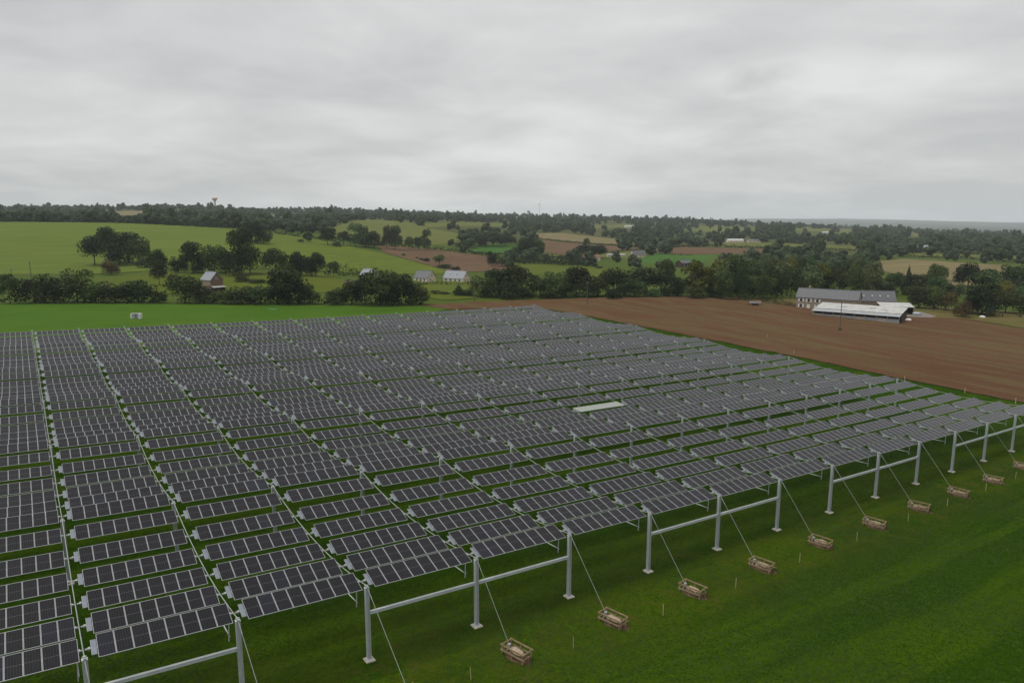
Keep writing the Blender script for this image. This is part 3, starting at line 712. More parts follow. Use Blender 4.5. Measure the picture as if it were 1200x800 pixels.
TRUNK = [trunk_mesh(.7, s_) for s_ in range(3)]
tag(put('grass', quads_mesh('grass', tufts(110000), 'leaf_grass')), 'tufts of short grass in the near lawn', 'grass', kind='stuff')
ntree = 0
def tree(px, base, top, wpx, kind, col, label, group, Y=None):
    global ntree
    if base is not None and base > 0:
        P = hit(px, base)
    else:
        Yd = -base if base is not None else Y; q, _ = ray(px, 300 if Yd < 500 else 270); P = np.array([q*Yd, Yd, float(T(q*Yd, Yd))])
    ztop = CAMZ+P[1]*ray(px, top)[1]; h = max(ztop-P[2], 1.2); wd = wpx*P[1]/F
    ang = (ntree*2.399) % 6.28; ntree += 1
    if col == 'dark' and ntree % 4 == 1: col = 'mid'
    r = empty('tree' if h > 5.5 else 'bush', frame(P, ang))
    if kind == 'conifer': r.name = 'conifer_tree'
    c = put('crown', CROWN[kind][ntree % KINDS[kind]], r, Matrix.Diagonal((wd*1.08, wd*1.08, h, 1)))
    if col != 'dark':
        c.material_slots[0].link = 'OBJECT'; c.material_slots[0].material = MATS['leaf_'+col]
    put('trunk', TRUNK[ntree % 3], r, Matrix.Diagonal((wd*.8 if wd > h*.6 else h*.5, wd*.8 if wd > h*.6 else h*.5, h, 1)))
    tag(r, label, 'tree' if h > 5.5 else 'bush', group); return P
CW = {'dark': 'dark green', 'mid': 'mid green', 'yellow': 'yellowish green', 'pale': 'pale green', 'autumn': 'reddish brown', 'far': 'dull green'}
KW = {'round': 'rounded', 'bush': 'dense', 'tall': 'tall narrow', 'conifer': 'pointed conifer'}
def tree_row(where, group, specs):
    specs = sorted(specs, key=lambda s_: s_[0])
    for n, s_ in enumerate(specs):
        tree(*s_, f"{CW[s_[5]]} {KW[s_[4]]} {'tree' if s_[4] != 'bush' else 'bush'} {where}, {ordi(n+1)} from left".replace('yellowish green', 'yellowish').replace('reddish brown', 'brownish'), group)
D, M_, YL, PA, AU = 'dark', 'mid', 'yellow', 'pale', 'autumn'
tree_row('in the hedge row behind the lawn', 'hedge row behind the lawn', [
    (12, 356, 320, 26, 'round', D), (42, 355, 321, 46, 'bush', D), (64, 355, 325, 38, 'bush', D), (91, 354.5, 314, 44, 'bush', M_), (113, 355, 331, 26, 'bush', D),
    (135, 354.5, 329, 42, 'bush', D), (163, 354.5, 327, 44, 'bush', D), (187, 355, 341, 20, 'bush', D), (217, 355, 322, 44, 'bush', M_), (239, 355.5, 335, 28, 'bush', D),
    (262, 356, 340, 34, 'bush', M_), (283, 356, 335, 36, 'bush', D), (306, 356, 334, 38, 'bush', D), (336, 356, 313, 42, 'round', D), (350, 356, 325, 36, 'bush', D), (326, 356, 330, 30, 'bush', D),
    (364, 356.5, 340, 22, 'bush', M_), (394, 357, 337, 28, 'bush', D), (412, 357, 331, 28, 'bush', D), (428, 357, 319, 40, 'round', D), (446, 357, 313, 46, 'bush', D),
    (468, 357, 321, 40, 'bush', D), (488, 357, 331, 30, 'bush', D), (456, 357, 330, 36, 'bush', D)])
tree_row('in the tree line beyond the ploughed field', 'tree line beyond the ploughed field', [
    (509, -345, 340, 15, 'round', D), (521, -345, 347, 17, 'bush', D), (537, -340, 333, 17, 'conifer', D), (547, -340, 339, 18, 'bush', D), (566, -340, 322, 36, 'bush', D),
    (586, -345, 314, 42, 'round', D), (606, -345, 309, 38, 'round', D), (600, -335, 330, 40, 'bush', D), (575, -338, 332, 36, 'bush', D), (633, -345, 322, 36, 'bush', M_), (652, -345, 317, 36, 'bush', M_), (676, -350, 312, 36, 'round', D),
    (664, -345, 332, 30, 'bush', D), (690, -345, 329, 30, 'bush', D), (702, -350, 322, 30, 'bush', D), (719, -355, 312, 38, 'round', D), (735, -350, 324, 36, 'bush', D), (757, -365, 311, 44, 'round', D),
    (745, -350, 328, 30, 'bush', D), (776, -365, 315, 36, 'round', D), (782, -380, 302, 22, 'round', D), (765, -350, 338, 26, 'bush', M_), (786, -352, 334, 28, 'bush', D), (797, -355, 324, 28, 'bush', D),
    (813, -352, 303, 36, 'tall', YL), (834, -356, 311, 30, 'round', YL), (814, -346, 334, 26, 'bush', D), (836, -350, 333, 26, 'bush', D), (720, -340, 338, 26, 'bush', D), (645, -338, 338, 28, 'bush', D), (618, -340, 338, 24, 'bush', D)])
tree_row('on the pasture slope above the brick house', 'clump on the pasture slope', [
    (111, 311, 275, 32, 'round', D), (128, 309, 264, 32, 'round', D), (151, 308, 271, 44, 'round', D), (163, 310, 281, 28, 'bush', D), (140, 311, 284, 38, 'bush', D), (130, 322, 304, 21, 'bush', AU), (170, 314, 301, 20, 'bush', D)])
tree_row('in the hedge below the pasture hill', 'hedge at the foot of the pasture hill', [
    (185, -405, 291, 22, 'round', D), (184, -365, 303, 19, 'round', D), (208, -430, 300, 22, 'bush', D), (224, -425, 282, 28, 'round', D), (250, -425, 286, 36, 'bush', D), (282, -420, 265, 36, 'tall', D), (272, -410, 288, 28, 'bush', D),
    (292, -420, 285, 30, 'bush', D), (322, -425, 290, 32, 'round', D), (349, -425, 293, 24, 'round', D), (369, -425, 295, 24, 'round', D), (390, -430, 305, 15, 'round', D), (337, -425, 305, 26, 'bush', D), (358, -425, 305, 28, 'bush', D),
    (202, -362, 320, 15, 'bush', M_), (300, -375, 326, 22, 'bush', M_), (282, -380, 322, 20, 'bush', D), (318, -372, 330, 18, 'bush', M_), (236, -430, 297, 26, 'bush', D)])
tree_row('beyond the crest of the pasture hill', 'trees beyond the pasture hill', [
    (295, -640, 259, 32, 'bush', D), (308, -640, 268, 22, 'bush', D), (285, -640, 266, 22, 'bush', D), (361, 284, 272, 12, 'tall', D), (384, 287, 266, 21, 'round', D), (352, 284.5, 280, 8, 'bush', D), (395, 289, 283, 11, 'bush', D), (411, 287.5, 273, 12, 'round', D),
    (416, -700, 260, 22, 'tall', PA), (428, -700, 264, 14, 'tall', PA), (438, -700, 269, 18, 'round', D), (453, -720, 263, 13, 'tall', PA), (462, -720, 263, 20, 'tall', PA), (479, -740, 276, 13, 'round', M_),
    (490, -750, 277, 10, 'round', M_), (500, -760, 267, 13, 'tall', PA), (432, 289.5, 283, 24, 'bush', D), (402, -700, 270, 14, 'round', PA), (445, 288, 282, 14, 'bush', D)])
tree_row('in the valley around the brown field', 'valley trees around the brown field', [
    (515, 311.5, 298, 17, 'round', D), (520, 314, 309, 22, 'bush', D), (534, 318, 312, 12, 'bush', D), (577, -640, 294, 15, 'bush', D), (591, -650, 301, 22, 'bush', D), (618, -800, 277, 26, 'round', D), (632, -800, 280, 15, 'round', D), (607, -800, 288, 18, 'bush', D),
    (682, -790, 287, 24, 'round', D), (703, -790, 286, 21, 'round', D), (688, -850, 278, 9, 'tall', D), (672, -780, 296, 18, 'bush', D), (660, -780, 299, 16, 'bush', D), (703, -660, 312, 10, 'round', D),
    (548, -850, 281, 24, 'round', D), (560, -880, 275, 26, 'round', D), (577, -900, 272, 26, 'round', D), (592, -920, 274, 22, 'round', D), (540, -850, 284, 16, 'bush', D), (489, 303, 301, 5, 'bush', D), (494, 305, 302, 5, 'bush', D), (500, 306.5, 302, 9, 'bush', D), (473, 300, 297, 5, 'bush', D)])
rw = random.Random(11)
spec = [(898, -350, 322, 30, 'round', YL), (880, -352, 321, 26, 'round', M_), (925, -372, 312, 27, 'round', PA), (950, -370, 309, 31, 'round', PA), (869, -385, 299, 22, 'conifer', D), (858, -380, 296, 26, 'tall', M_), (846, -372, 301, 26, 'tall', YL)]
def wood(x0, x1, rows, tops):
    out = []
    for Y, n in rows:
        for q in range(n):
            x = x0+(x1-x0)*(q+rw.uniform(.15, .85))/n; h = rw.uniform(11, 18); P_z = float(T(ray(x, 290)[0]*Y, Y)); top = 254.8-(P_z+h-CAMZ)/Y*F/1.0
            lim = tops(x)
            top = max(top, lim+rw.uniform(0, 5))
            col = rw.choices([D, M_, YL, PA, AU], [4.5, 4.5, 1.2, .9, .3])[0]
            out.append((x, -Y, top, rw.uniform(8, 13)*F/Y, rw.choice(['round', 'tall', 'bush']) if Y > 405 else rw.choice(['bush', 'bush', 'tall']), col))
    return out
A = wood(838, 1035, [(343, 8), (356, 9), (375, 9), (400, 9), (435, 10), (480, 10), (535, 11), (600, 12)], lambda x: 291+max(0, (x-985))*.12)
A = [s_ for s_ in A if not (s_[1] > -390 and s_[0] > 930)]
tree_row('in the wood left of the farm', 'wood left of the farm', spec+A)
B = wood(985, 1215, [(385, 9), (408, 9), (440, 9), (480, 8), (520, 7)], lambda x: 303 if x < 1030 else 331)
B += [(1067, -415, 310, 14, 'conifer', D), (1052, -415, 318, 22, 'round', D), (1078, -415, 320, 22, 'round', D), (1101, -440, 308, 24, 'round', D), (1092, -445, 315, 12, 'round', D), (1138, -430, 305, 32, 'round', D), (1158, -420, 314, 38, 'round', D), (1104, -405, 322, 30, 'round', M_), (1190, -440, 309, 34, 'bush', D), (1183, -400, 328, 20, 'round', YL)]
tree_row('in the trees behind the farm', 'trees behind the farm', B)
tree_row('at the field edge right of the farm', 'bushes right of the farm', [
    (1127, 371.5, 351, 21, 'bush', AU), (1150, 369, 329, 40, 'bush', D), (1108, 363, 340, 24, 'bush', AU), (1095, 362, 334, 26, 'bush', M_), (1076, 361, 336, 30, 'bush', D), (1178, 367, 340, 34, 'bush', D), (1203, 368, 344, 30, 'bush', M_), (1140, 367, 345, 26, 'bush', D)])

# far woods: what is large enough stays a tree of its own, the rest is one mass
def in_poly(p, poly):
    x, y = p; c = False; n = len(poly)
    for i in range(n):
        x1, y1 = poly[i]; x2, y2 = poly[i-1]
        if (y1 > y) != (y2 > y) and x < (x2-x1)*(y-y1)/(y2-y1)+x1: c = not c
    return c
def in_field(px, py): return any(in_poly((px, py), f) for f in FIELDS_PX)
cand = []; rf = np.random.default_rng(21)
def try_far(n, ylo, yhi, xlo, xhi, hlo=8, hhi=15, pw=1.0):
    for _ in range(n):
        px = rf.uniform(xlo, xhi); Y = math.exp(math.log(ylo)+(math.log(yhi)-math.log(ylo))*rf.random()**pw); q, _s = ray(px, 262)
        X = q*Y; z = float(T(X, Y)); b = pix((X, Y, z)); h = rf.uniform(hlo, hhi); hp = h*F/Y
        if in_field(b[0], b[1]): continue
        if (in_field(b[0], b[1]-hp*.55) or in_field(b[0], b[1]-hp*.95)) and rf.random() < .93: continue
        if rf.random() < .10: h *= 1.55; hp *= 1.55
        cand.append((X, Y, z, h, min(h, 15)*rf.uniform(.75, 1.15), hp, b[0], b[1]))
try_far(330, 560, 800, 690, 1240); try_far(90, 620, 800, 540, 700)
try_far(950, 800, 1300, 420, 1240); try_far(900, 830, 1300, -40, 440, 9, 15); try_far(3600, 1300, 3200, -40, 1240, 9, 17); try_far(2300, 2500, 5200, -40, 1240, 9, 17, .8)
far_v = []
cand.sort(key=lambda c: -c[5])
for n, c in enumerate(cand):
    X, Y, z, h, wd, hp, bx, by = c
    kd = rf.choice(['round', 'bush', 'bush', 'tall']); A_ = (FARV if hp > 7 else FARS)[kd][rf.integers(4)]
    a = rf.uniform(0, 6.28); R_ = np.array([[math.cos(a), -math.sin(a), 0], [math.sin(a), math.cos(a), 0], [0, 0, 1]])
    far_v.append((A_.reshape(-1, 3)*np.array([wd, wd, h])) @ R_.T+np.array([X, Y, z]))
allv = np.concatenate(far_v).reshape(-1, 4, 3)
tag(put('far_woods', quads_mesh('far_woods', allv, 'leaf_far')), 'hazy dark woods and hedgerow trees covering the far country', 'woods', kind='stuff')
print('far trees', len(cand), 'quads', len(allv), 'single trees', ntree)

def hedge(pts, ht, wd, label, mat='leaf_dark', leaf=.5, dens=7, gap=0.0):
    P = [hit(*p) for p in pts]; seg = [(a, b) for a, b in zip(P, P[1:])]; V = []; g = np.random.default_rng(len(label)*31+int(pts[0][0]))
    for a, b in seg:
        Ls = np.linalg.norm(b[:2]-a[:2]); n = int(Ls*dens*ht/2.5); t = g.random(n)
        if gap: t = t[(np.sin(t*Ls*.11+pts[0][0])+np.sin(t*Ls*.037)) > gap*2-1.2]; n = len(t)
        xy = a[:2]+(b-a)[:2]*t[:, None]; nx = np.array([-(b-a)[1], (b-a)[0]])/Ls
        wv = g.normal(size=n)*.35*wd; hh = ht*(.75+.35*np.sin(t*Ls*.35+wv)+.2*np.sin(t*Ls*1.3)); zf = g.random(n)**.6
        xy = xy+nx*wv[:, None]*(1.1-.5*zf)[:, None]; C = np.column_stack([xy, T(xy[:, 0], xy[:, 1])+np.maximum(hh, .5)*zf])
        nr = g.normal(size=(n, 3))+np.array([0, 0, .4]); nr /= np.linalg.norm(nr, axis=1)[:, None]
        tt = np.cross(nr, g.normal(size=(n, 3))); tt /= np.linalg.norm(tt, axis=1)[:, None]; bb = np.cross(nr, tt); s_ = leaf*g.uniform(.5, 1.2, n)[:, None]
        V.append(np.stack([C+tt*s_, C+bb*s_*.8, C-tt*s_, C-bb*s_*.8], 1))
    tag(put('hedge', quads_mesh('hedge', np.concatenate(V), mat)), label, 'hedge', 'hedges between the fields')
hedge([(-60, 356), (60, 355.5), (180, 355), (195, 355.5)], 4.0, 3.0, 'dark low hedge along the back of the lawn, left of the gap')
hedge([(208, 355.5), (300, 356.3), (400, 357), (500, 357)], 3.6, 3.0, 'dark low hedge along the back of the lawn, right of the gap')
hedge([(172, 317), (240, 316), (300, 315.5), (360, 318), (425, 321)], 5.0, 3.0, 'dark hedge along the foot of the pasture hill')
hedge([(-60, 261), (0, 260.5), (100, 260.5), (200, 264), (270, 268)], 4.5, 3.5, 'hedge along the crest of the pasture hill', leaf=.8, dens=5)
hedge([(315, 273.5), (360, 278.5), (400, 284), (425, 287)], 4.0, 3.0, 'hedge along the upper edge of the yellow-green pasture', leaf=.7, dens=5)
hedge([(425, 286), (470, 289.5), (530, 295), (570, 300), (612, 309)], 4.5, 3.0, 'hedge between the brown field and the far pasture', leaf=.7, dens=5)
hedge([(598, 307), (640, 309), (680, 311.5), (695, 312)], 8.5, 7.0, 'tall dark hedge block above the green field', leaf=.8, dens=10)
hedge([(690, 299.5), (730, 295), (770, 291.5)], 2.2, 2.0, 'thin hedge between pale green field and brown field', leaf=.5)
hedge([(630, 280), (690, 286), (740, 289.5), (765, 291)], 2.6, 2.4, 'hedge along the top of the right brown field', leaf=.6)
hedge([(765, 290.5), (830, 288.8), (900, 291.5), (1003, 294)], 3.5, 3.0, 'long hedge below the pale strip field', leaf=.7)
hedge([(1062, 301), (1130, 303.5), (1200, 308.5), (1260, 311)], 4.0, 3.0, 'hedge between the tan field and the green strip', leaf=.6, gap=.2)
hedge([(1060, 296), (1120, 297), (1200, 300), (1260, 302.5)], 3.2, 3.0, 'hedge above the green strip on the right', leaf=.6)
hedge([(872, 352.5), (900, 355.5), (935, 359.5), (958, 362)], 2.6, 2.4, 'trimmed dark hedge in front of the farmhouse', 'leaf_mid', leaf=.28, dens=26)
hedge([(380, 323), (430, 324), (480, 325)], 3.0, 2.4, 'hedge above the stone house', leaf=.5)
hedge([(405, 335), (440, 336), (480, 334)], 3.5, 3.0, 'hedge below the stone house', leaf=.5)
hedge([(478, 334), (510, 333.5), (560, 334)], 1.8, 1.8, 'low hedge in front of the white houses', 'leaf_mid', leaf=.4, dens=10)
hedge([(765, 297.3), (800, 299.3), (812, 299.5)], 1.8, 2.2, 'short hedge at the top of the bright green field', leaf=.5)
hedge([(545, 295), (570, 298.3), (620, 298.5)], 2.6, 2.4, 'hedge below the small bright green field', leaf=.6)
hedge([(930, 349), (960, 351), (1000, 354)], 2.5, 2.5, 'scrub behind the farmhouse', 'leaf_mid', leaf=.4, dens=10)
hedge([(1090, 366), (1140, 369), (1200, 372), (1260, 376)], 1.6, 2.5, 'rough low scrub along the verge right of the farm', 'leaf_autumn', leaf=.35, dens=10, gap=.25)
hedge([(790, 345.5), (830, 347), (870, 350)], 1.6, 1.8, 'low scrub on the bank above the ploughed field', 'leaf_mid', leaf=.35, dens=12)

# ------------------------------------------------------------------ buildings
def slab(b, quad, th, mi=0):                    # thick sheet from four corners (counter-clockwise from above)
    q = [Vector(p) for p in quad]; n = (q[1]-q[0]).cross(q[3]-q[0]).normalized(); lo = [p-n*th for p in q]
    b.add(q+lo, [(0, 1, 2, 3), (7, 6, 5, 4), (0, 4, 5, 1), (1, 5, 6, 2), (2, 6, 7, 3), (3, 7, 4, 0)], mi)
def house(name, P, ang, L, W, eave, ridge, wall, roof, label, cat='house', gable=None, front=(), back=(), ends=(), chim=(), doors=(), group=None, skew=0.0, oh=.3):
    """x runs along the ridge, the long front faces -y; front/ends give window centres (x, z, w, h)"""
    r = empty(name, frame((P[0], P[1], P[2]), ang)); x, y = L/2, W/2; d = -.8
    b = MB(); vs = [(-x, -y, d), (x, -y, d), (x, y, d), (-x, y, d), (-x, -y, eave), (x, -y, eave), (x, y, eave), (-x, y, eave), (-x, 0, ridge-.12), (x, 0, ridge-.12)]
    b.add(vs, [(0, 1, 5, 4), (2, 3, 7, 6)]); b.add(vs, [(3, 0, 4, 8, 7), (1, 2, 6, 9, 5)], 1); b.build('wall', [wall, gable or wall], r)
    sl = (ridge-eave)/y; e2 = eave-oh*sl
    for sg in (-1, 1):
        b = MB(); q = [(-x-oh, sg*(y+oh), e2+.10), (x+oh, sg*(y+oh), e2+.10), (x+oh, 0, ridge+.10), (-x-oh, 0, ridge+.10)]
        slab(b, q if sg < 0 else [q[1], q[0], q[3], q[2]], .14); ro = b.build('roof', roof, r)
    b = MB(); b.tube([(-x-oh, 0, ridge+.12), (x+oh, 0, ridge+.12)], .13, 6).build('ridge_cap', roof, r)
    for cx_ in chim:
        c = MB(); c.box((cx_, 0, ridge+.45), (.9, .6, 1.7)); c.build('chimney', 'stone', r)
        MB().tube([(cx_-.2, 0, ridge+1.25), (cx_-.2, 0, ridge+1.65)], .12, 6).build('chimney_pot', 'brick', r)
    def win(c, wv, hv, axis):
        fr = MB(); px_, pz = c; s_ = (wv+.24, .10, hv+.24); p_ = (wv, .12, hv)
        if axis == 'f': f = fr.box((px_, -y-.02, pz), s_).build('window', 'white_paint', r); MB().box((px_, -y-.03, pz), p_).build('pane', 'glass_dark', f)
        elif axis == 'b': f = fr.box((px_, y+.02, pz), s_).build('window', 'white_paint', r); MB().box((px_, y+.03, pz), p_).build('pane', 'glass_dark', f)
        else:
            sx_ = 1 if axis == 'r' else -1
            f = fr.box((sx_*(x+.02), px_, pz), (.10, wv+.24, hv+.24)).build('window', 'white_paint', r); MB().box((sx_*(x+.03), px_, pz), (.12, wv, hv)).build('pane', 'glass_dark', f)
    for q in front: win(q[:2], q[2], q[3], 'f')
    for q in ends: win(q[1:3], q[3], q[4], q[0])
    for q in doors:
        MB().box((q[0], -y-.02, 1.05), (q[1], .12, 2.1)).build('door', q[2] if len(q) > 2 else 'timber_dark', r)
    return tag(r, label, cat, group)

# brick house in front of the hedge
P = hit(249, 341); hx = house('brick_house', P, 2.45, 9.0, 6.2, 5.6, 9.0, 'stone', 'slate_pale', 'narrow house with brick gable and pale slate roof behind the hedge', gable='brick',
    front=[(-2.2, 1.6, .9, 1.2), (1.5, 1.6, .9, 1.2), (0, 4.2, .8, 1.0)], ends=[('l', 0, 6.2, .6, .8)], chim=(3.9,))
b = MB(); slab(b, [(-7.6, -3.0, 2.3), (-4.5, -3.0, 2.8), (-4.5, 3.1, 2.8), (-7.6, 3.1, 2.3)][::1], .12); b.build('lean_to_roof', 'sheet_white', hx)
for yy in (-2.9, 0, 3.0): MB().box((-7.4, yy, .75), (.15, .15, 3.1)).build('lean_to_post', 'timber_dark', hx)
MB().box((-5.6, 0, .7), (1.9, 5.6, 2.9)).build('lean_to_store', 'dark_inside', hx)
# stone cottage and its ruined yard wall
P = hit(433, 331); house('stone_cottage', P, -.5, 8, 6, 4.6, 7.6, 'stone', 'slate_pale', 'small pale stone cottage half hidden by trees left of the white house', gable='render_white', front=[(-2, 1.5, .9, 1.1), (2, 1.5, .9, 1.1)], ends=[('r', 0, 3.2, .7, .9)], chim=(-3.4,))
P = hit(415, 333); b = MB()
for q in range(7): b.box((q*1.5-4.5, .3*math.sin(q), 1.0+.35*math.sin(q*1.9)), (1.52, .6, 2.6+.7*math.sin(q*1.9)))
o = b.build('ruined_wall', 'stone'); o.matrix_world = frame(P, .2); tag(o, 'broken pale stone wall left of the stone cottage', 'wall')
# white house and bungalow
P = hit(498, 330); house('white_house', P, -.55, 11, 8.5, 2.8, 6.9, 'render_white', 'slate', 'white house with dark slate roof and cream gable beside the bungalow', gable='render_cream',
    front=[(-3, 1.5, 1.1, 1.2), (3, 1.5, 1.1, 1.2)], ends=[('r', -1.5, 1.5, .9, 1.1), ('r', 0, 4.2, .9, 1.0)], doors=[(0, 1.0)])
P = hit(535, 330); hx = house('bungalow', P, -.5, 15.5, 8.5, 2.7, 7.2, 'render_white', 'slate_pale', 'long bungalow with blue-grey slate roof and cream gable', gable='render_cream',
    front=[(-5.5, 1.4, 1.3, 1.2), (-2, 1.4, 1.3, 1.2), (5, 1.4, 1.3, 1.2)], ends=[('r', -1.8, 1.4, 1.0, 1.1), ('r', 1.8, 1.4, 1.0, 1.1), ('r', 0, 4.4, .9, 1.0)], doors=[(1.6, 1.0)], chim=(6.6,))
for xx in (-3, 2): MB().box((xx, -2.3, 5.0), (1.0, .9, .12), 0, Matrix.Rotation(.85, 3, 'X')).build('roof_window', 'glass_dark', hx)
# small sheds and far houses  (px, base y, length, width, eave, ridge, angle, wall, roof, label)
FARH = [('red_roofed_shed', 693, 305, 17, 9, 3.2, 5.6, .1, 'render_white', 'tile_red', 'low shed with dull red roof beside valley trees', 'shed'),
        ('cream_house', 747, 301.5, 16, 9, 3.0, 7.5, .5, 'render_cream', 'slate', 'cream house with dark roof on the edge of the bright green field', 'house'),
        ('white_outbuilding', 716, 301, 9, 4, 2.6, 3.4, .1, 'render_white', 'sheet_white', 'low white outbuilding left of the cream house, beside the red shed', 'shed'),
        ('white_outbuilding', 729, 301, 6, 4, 2.4, 3.2, -.1, 'render_white', 'sheet_white', 'tiny white outbuilding between the long one and the cream house', 'shed'),
        ('dark_barn', 801, 313, 13, 9, 4, 6.5, .6, 'timber_dark', 'slate', 'dark barn behind the yellow-green tree left of the wood', 'barn'),
        ('long_barn', 861, 284.5, 26, 10, 3.6, 6.5, .05, 'render_cream', 'sheet_white', 'long pale barn above the hedge on the pale strip field', 'barn'),
        ('long_barn', 883, 284, 20, 9, 3.0, 5.5, -.05, 'render_cream', 'slate', 'low dark-roofed barn right of the long pale barn', 'barn'),
        ('white_cottage', 816, 279.5, 8, 7, 3.2, 7, .6, 'render_white', 'slate', 'tiny white cottage left of the long pale barn', 'house'),
        ('white_roofed_shed', 1013, 291, 18, 10, 4, 5.5, .1, 'pale_grey', 'sheet_white', 'white-roofed shed above the wood, right end of pale strip field', 'shed'),
        ('grey_farmhouse', 1075, 295, 24, 9, 5.5, 8.6, -.05, 'stone', 'slate_pale', 'grey stone farmhouse above the green strip on the right', 'house'),
        ('white_roofed_shed', 969, 275, 26, 14, 5, 7, .15, 'pale_grey', 'sheet_white', 'far white-roofed shed among woods right of centre', 'shed'),
        ('white_house', 766, 270, 18, 9, 3.4, 7, .3, 'render_white', 'slate', 'white house in far trees, left of a similar pair', 'house'),
        ('white_house', 780, 270, 14, 9, 3.4, 7, -.2, 'render_white', 'slate', 'white house in far trees, right of a similar pair', 'house'),
        ('pale_barn', 737, 267, 22, 10, 4, 6, .1, 'render_white', 'sheet_white', 'pale barn beside the far strip field near centre', 'barn'),
        ('white_house', 1184, 327, 9, 7, 3.5, 6.2, .4, 'render_white', 'sheet_white', 'small white building among trees at the right edge', 'house'),
        ('white_house', 1198, 331, 8, 7, 3.2, 6.2, .9, 'render_white', 'sheet_white', 'white building cut by the right edge of the picture', 'house'),
        ('white_house', 36, 258, 10, 7, 4, 8, .9, 'render_white', 'slate', 'white gabled house just over the crest at far left', 'house'),
        ('white_house', 70, 245, 26, 12, 6, 9, .1, 'render_white', 'slate', 'white house on the wooded skyline at far left', 'house'),
        ('pale_block', 190, 241, 60, 16, 9, 11, .05, 'render_cream', 'sheet_grey', 'long pale block on the skyline left of the water tower', 'building'),
        ('white_house', 282, 254, 16, 8, 3.6, 7, .2, 'render_white', 'slate', 'white house in woods below the water tower', 'house'),
        ('white_house', 284, 246.5, 22, 10, 5, 9, .1, 'render_white', 'slate', 'white house on the wooded slope right of the water tower', 'house'),
        ('white_house', 398, 252.5, 20, 10, 5, 10, .4, 'render_white', 'slate', 'white gabled house beneath the pines on the skyline', 'house'),
        ('pale_block', 475, 254, 70, 14, 7, 9, .0, 'pale_grey', 'sheet_grey', 'long grey block on the skyline left of centre', 'building'),
        ('pale_barn', 603, 258, 30, 12, 6, 9, .1, 'pale_grey', 'sheet_white', 'pale barn beneath the wind turbine', 'barn')]
for nm, px, by, L, W, ev, rd, an, wl, rf_, lb, ct in FARH:
    P = hit(px, by); wn = [(-L*.3, ev*.5, 1.1, 1.2), (L*.05, ev*.5, 1.1, 1.2), (L*.33, ev*.5, 1.1, 1.2)] if P[1] < 1300 else []
    house(nm, P, an, L, W, ev, rd, wl, rf_, lb, ct, front=wn)
# the farm
Pf = hit(970, 362.5); AF = -.62
fl = [(-10.4, 1.4, 1.1, 1.5), (-10.4, 3.9, 1.0, 1.3), (-3.6, 1.4, 1.0, 1.5), (-3.6, 3.9, 1.0, 1.3), (-7.2, 3.9, 1.0, 1.3)]
hx = house('farmhouse', Pf, AF, 25, 8.0, 5.2, 8.7, 'stone', 'slate', 'long stone farmhouse with slate roof and white windows behind the cattle shed', front=fl, doors=[(-7.2, 1.3, 'white_paint'), (4.0, 2.6)], chim=(-8.0,))
for xx in (-10.4, -3.6, -7.2):
    for zz_ in (1.4, 3.9):
        if xx == -7.2 and zz_ < 2: continue
        for sg in (-1, 1): MB().box((xx+sg*.95, -4.05, zz_), (.5, .08, 1.5)).build('shutter', 'white_paint', hx)
P2 = hit(1025, 360.5); hx = house('stone_barn', P2, -.22, 15, 8, 3.6, 7.6, 'stone', 'slate', 'lower slate-roofed stone barn joined to the right end of farmhouse', 'barn', doors=[(3, 2.4)])
for xx in (-5.5, -2, 1.2, 4.5): MB().box((xx, -2.4, 5.55), (.6, .7, .14), 0, Matrix.Rotation(.78, 3, 'X')).build('roof_light', 'sheet_white', hx)
# cattle shed: low twin-span roof on posts, open dark front
Ps = hit(1006, 371.5); r = empty('cattle_shed', frame((Ps[0], Ps[1], Ps[2]), -.66)); Ls, Ws = 33, 15; xs, ys = Ls/2, Ws/2
for (ya, za, yb, zb_), mt in (((-ys-.7, 2.3, -3.9, 2.9), 'sheet_grey'), ((-4.1, 3.05, ys+.5, 4.3), 'sheet_white')):
    n = 8
    for q in range(n):
        x0_, x1_ = -xs+Ls*q/n+.03, -xs+Ls*(q+1)/n; b = MB()
        slab(b, [(x0_, ya, za), (x1_, ya, za), (x1_, yb, zb_), (x0_, yb, zb_)], .08); b.build('roof_sheet', mt, r)
for q in range(9): MB().box((-xs+.3+(Ls-.6)*q/8, -ys+.1, .7), (.22, .22, 3.3)).build('shed_post', 'pale_grey', r)
for q in range(8): MB().box((-xs+.3+(Ls-.6)*(q+.5)/8, -ys+.25, .45), ((Ls-.6)/8-.3, .12, 1.5)).build('feed_barrier', 'pale_grey' if q % 2 else 'concrete', r)
MB().box((0, ys-.2, 1.5), (Ls-.4, .2, 5.2)).build('back_wall', 'timber_dark', r)
for sx_ in (-1, 1): MB().box((sx_*(xs-.2), 1.5, .9), (.2, 11.5, 3.8)).build('side_wall', 'timber_dark', r)
MB().box((0, 1.0, .12), (Ls-1, 13, .1)).build('bedding', 'timber_dark', r)
for xx, yy in ((-6, 1.5), (4.5, 2.6), (9.5, .4)): MB().box((xx, yy, 3.05+(yy+4.1)*.102), (2.2, .5, .3)).build('roof_vent', 'sheet_grey', r)
tag(r, 'low cattle shed with pale sheet roof in front of the farmhouse', 'shed')
Pe = hit(1052, 367.5); r = empty('open_shed', frame((Pe[0], Pe[1]+2.5, Pe[2]), -.28)); b = MB()
slab(b, [(-6.5, -5, 3.2), (6.5, -5, 3.2), (6.5, 5, 4.0), (-6.5, 5, 4.0)], .10); b.build('roof', 'sheet_white', r)
for q in range(4): MB().box((-6+12*q/3, -4.6, 1.0), (.25, .25, 4.2)).build('shed_post', 'pole_wood', r)
MB().box((0, 4.6, 1.3), (12.4, .2, 4.6)).build('back_wall', 'dark_inside', r); MB().box((6.1, 0, 1.0), (.2, 8.6, 4.0)).build('side_wall', 'dark_inside', r)
